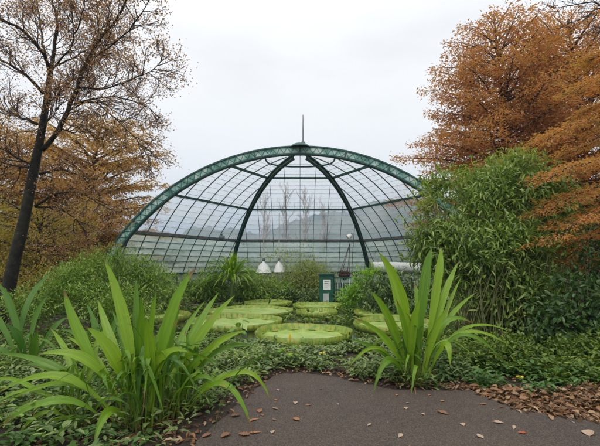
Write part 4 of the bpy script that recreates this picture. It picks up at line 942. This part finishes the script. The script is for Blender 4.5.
# loose leaves on the tarmac, one by one
kinds = [('brown',M['fallen_brown']),('pale',M['fallen_pale']),('orange',M['fallen_orange']),('red',M['fallen_red'])]
protos = {}
def fallen(px, py, kind, size, label, rz=None):
    if kind not in protos: protos[kind] = []
    if len(protos[kind]) < 4:
        mb = MB(); rr = np.random.default_rng(len(protos[kind]) + 11 + ord(kind[0])); n = 15; lb = rr.uniform(.0,.12)
        t = np.linspace(0,1,n); wv = np.sin(t**.8*math.pi)**.8*rr.uniform(.2,.34)*(1 + lb*2*np.sin(26*t+len(protos[kind]))); wv[0] = wv[-1] = .012
        cu = rr.uniform(.1,.4); v = []
        for i in range(n):
            z = cu*(t[i]-.5)**2 + .01; 
            for s in (-1,-.5,0,.5,1): v.append([(t[i]-.5), s*wv[i] + .05*math.sin(t[i]*4), z + abs(s)**1.5*wv[i]*rr.uniform(.35,.6)])
        v = np.array(v); i = np.arange(n-1)[:,None]*5; j = np.arange(4)[None]; mb.add(v, np.stack([i+j,i+j+1,i+6+j,i+5+j],-1).reshape(-1,4))
        mb.tube([[-.5,0,cu*.25+.01],[-.72,.04,.04]], .012, 4)
        o = mb.build('fallen_leaf', dict(kinds)[kind], smooth=True); protos[kind].append(o)
    else:
        o = random.choice(protos[kind]).copy(); COL.objects.link(o)
    g = G(px, py); o.location = (g[0], g[1], .008); s = size*.85; o.scale = (s, s, s*random.uniform(.7,1.2)); o.rotation_euler = (random.uniform(-.12,.12), random.uniform(-.1,.1), random.uniform(0,6.28) if rz is None else rz)
    setp(o, label, 'fallen leaf', 'loose fallen leaves on the path')
spec = [
 (255,434,'orange',.13,'orange brown leaf just right of the drooping blade tip, lowest of three'),(244,436,'brown',.12,'curled brown leaf touching the long drooping blade tip'),
 (254,421,'orange',.13,'crumpled tan leaf above the drooping blade tip'),(260,412,'orange',.10,'orange leaf at the path edge beside the left bed'),(275,409.5,'pale',.09,'pale leaf near the top of the left cluster'),
 (276,401,'orange',.08,'orange leaf at the left edge under an arching blade'),(262,416,'brown',.08,'small brown leaf overlapping the orange one'),(274,420.5,'brown',.07,'small dark brown leaf in the middle of the left cluster'),
 (273,433,'pale',.07,'small pale leaf right of the orange leaves'),(296,420.5,'orange',.12,'long orange leaf left of the path middle'),(308,406,'orange',.08,'reddish leaf in the middle of the path near the bed'),
 (278,391,'pale',.08,'pale leaf under the strap plant at the narrow end of the path'),(295,404,'pale',.09,'pale tan leaf left of the reddish one'),(321,390,'orange',.05,'tiny orange leaf near the grey plants'),
 (338,405,'pale',.045,'tiny pale leaf mid path'),(369,426,'pale',.085,'pale leaf in the middle foreground'),(400,437,'pale',.11,'long pale leaf in the centre foreground'),
 (408,404,'pale',.05,'tiny pale leaf left of the right plant shadow'),(406,409,'pale',.08,'pale leaf in front of the right strap plant'),(442,402,'orange',.08,'orange leaf right of the right strap plant'),
 (443,414,'brown',.13,'twisted brown leaf right of the path middle'),(423,415,'pale',.05,'tiny pale leaf left of the twisted brown one'),(463,425.5,'pale',.08,'pale leaf in the right foreground'),
 (480,437.5,'pale',.10,'long pale leaf at the lower right'),(499,424,'pale',.11,'larger pale leaf in front of the litter heap'),(514,428.5,'pale',.09,'pale pointed leaf beside the red one'),
 (522,434,'red',.09,'single dark red leaf at the lower right'),(589,434,'pale',.17,'large tan leaf at the right edge of the path'),(483,405,'brown',.09,'brown leaf at the tip of the litter heap'),
 (360,391,'brown',.06,'small brown leaf below the grey plants'),(397,396,'orange',.06,'small orange leaf at the foot of the right plant'),(430,396,'orange',.06,'small orange leaf under the right plant blades'),
 (225,437,'brown',.13,'brown leaf in the lower left under the blades'),(206,437,'brown',.12,'dull brown leaf at the left bed corner'),(236,417,'brown',.12,'wide brown leaf beside the left strap plant')]
for s_ in spec: fallen(*s_)

# little broad-leaved plants and flowers in front of the pond
def broad(px, py, hpx, n, size, mat, label, name='broad_leaved_plant', lst=None):
    g = G(px, py); Y = g[1]; e = empty(name, g, label, 'plant'); st = MB(); lf = MB()
    for i in range(n):
        a = i*2.4 + px; h = hpx*Y/F*(.55 + .45*((i*.618) % 1)); top = g + [math.cos(a)*size*.8, math.sin(a)*size*.5, h]
        st.tube([g + [0,0,0], (g+top)/2 + [math.cos(a)*.02,0,.03], top], .006, 5)
        m = 12; th = np.linspace(0, 2*math.pi, m+1)[:-1]; r = size*(1 - .28*np.cos(th))*.62
        fwd = np.array([math.cos(a), math.sin(a)*.6 - .3, -.35]); fwd /= np.linalg.norm(fwd); sd = nrm(np.cross(fwd, [0,0,1.])); nn = np.cross(sd, fwd)
        v = np.concatenate([[top + fwd*size*.3], top + fwd*size*.35 + (np.cos(th)*r)[:,None]*(-fwd) + (np.sin(th)*r*.8)[:,None]*sd + nn*(.12*size*np.abs(np.sin(th)))[:,None]])
        lf.add(v, np.array([[0, 1+j, 1+(j+1) % m] for j in range(m)]))
    st.build('stalks', M['stem'], e, smooth=True); lf.build('leaves', mat, e, smooth=True); return e
broad(289,366,20,5,.10,M['vivid_leaf'],'small plant with heart shaped green leaves in front of the nearest lily pad')
broad(273,352,20,3,.07,M['cover_grey'],'slender plant with pale round leaves left of the heart leaved one')
broad(238,346,26,4,.11,M['palm_leaf'],'round leaved dark green plant at the left pond edge')
broad(262,372,12,6,.08,M['cover_blue'],'low bluish round leaved plant at the narrow end of the path')
broad(226,362,22,5,.10,M['palm_leaf'],'round leaved plant between the left strap blades and the pond')
def flower(px, py, Yg, label):
    g = G(px, Yg); t = P(px, py, g[1]); e = empty('yellow_flower', g, label, 'flower', 'yellow flowers in the beds')
    MB().tube([g, (g+t)/2+[.02,0,0], t], .004, 5).build('stalk', M['stem'], e)
    q = MB(); n = 12; a = np.arange(n)*2.4; leaves(q, np.tile(t,(n,1)), np.c_[np.cos(a), np.sin(a), np.full(n,.25)], np.tile([0,0,1.],(n,1)), .05, .028, big=True, droop=.2); q.build('petals', M['yellow_flower'], e)
    MB().lathe([(.0,.02),(.012,.012),(.014,0),(0,-.004)], t, 8).build('flower_centre', M['cane'], e)
flower(322.5,353,364,'yellow flower in front of the nearest lily pad'); flower(520,377,388,'yellow flower beside the leaf litter at the right')
# yellow spike beside the pad
g = G(290,352); t = empty('seed_head', g, 'upright orange yellow seed head left of the heart leaved plant', 'plant')
MB().tube([g, g+[0,0,.2]], .004, 5).build('stalk', M['stem'], t); MB().lathe([(.0,.33),(.014,.3),(.02,.25),(.014,.2),(.0,.18)], g, 8).build('spike', M['yellow_flower'], t)
print('objects', len(S.objects))
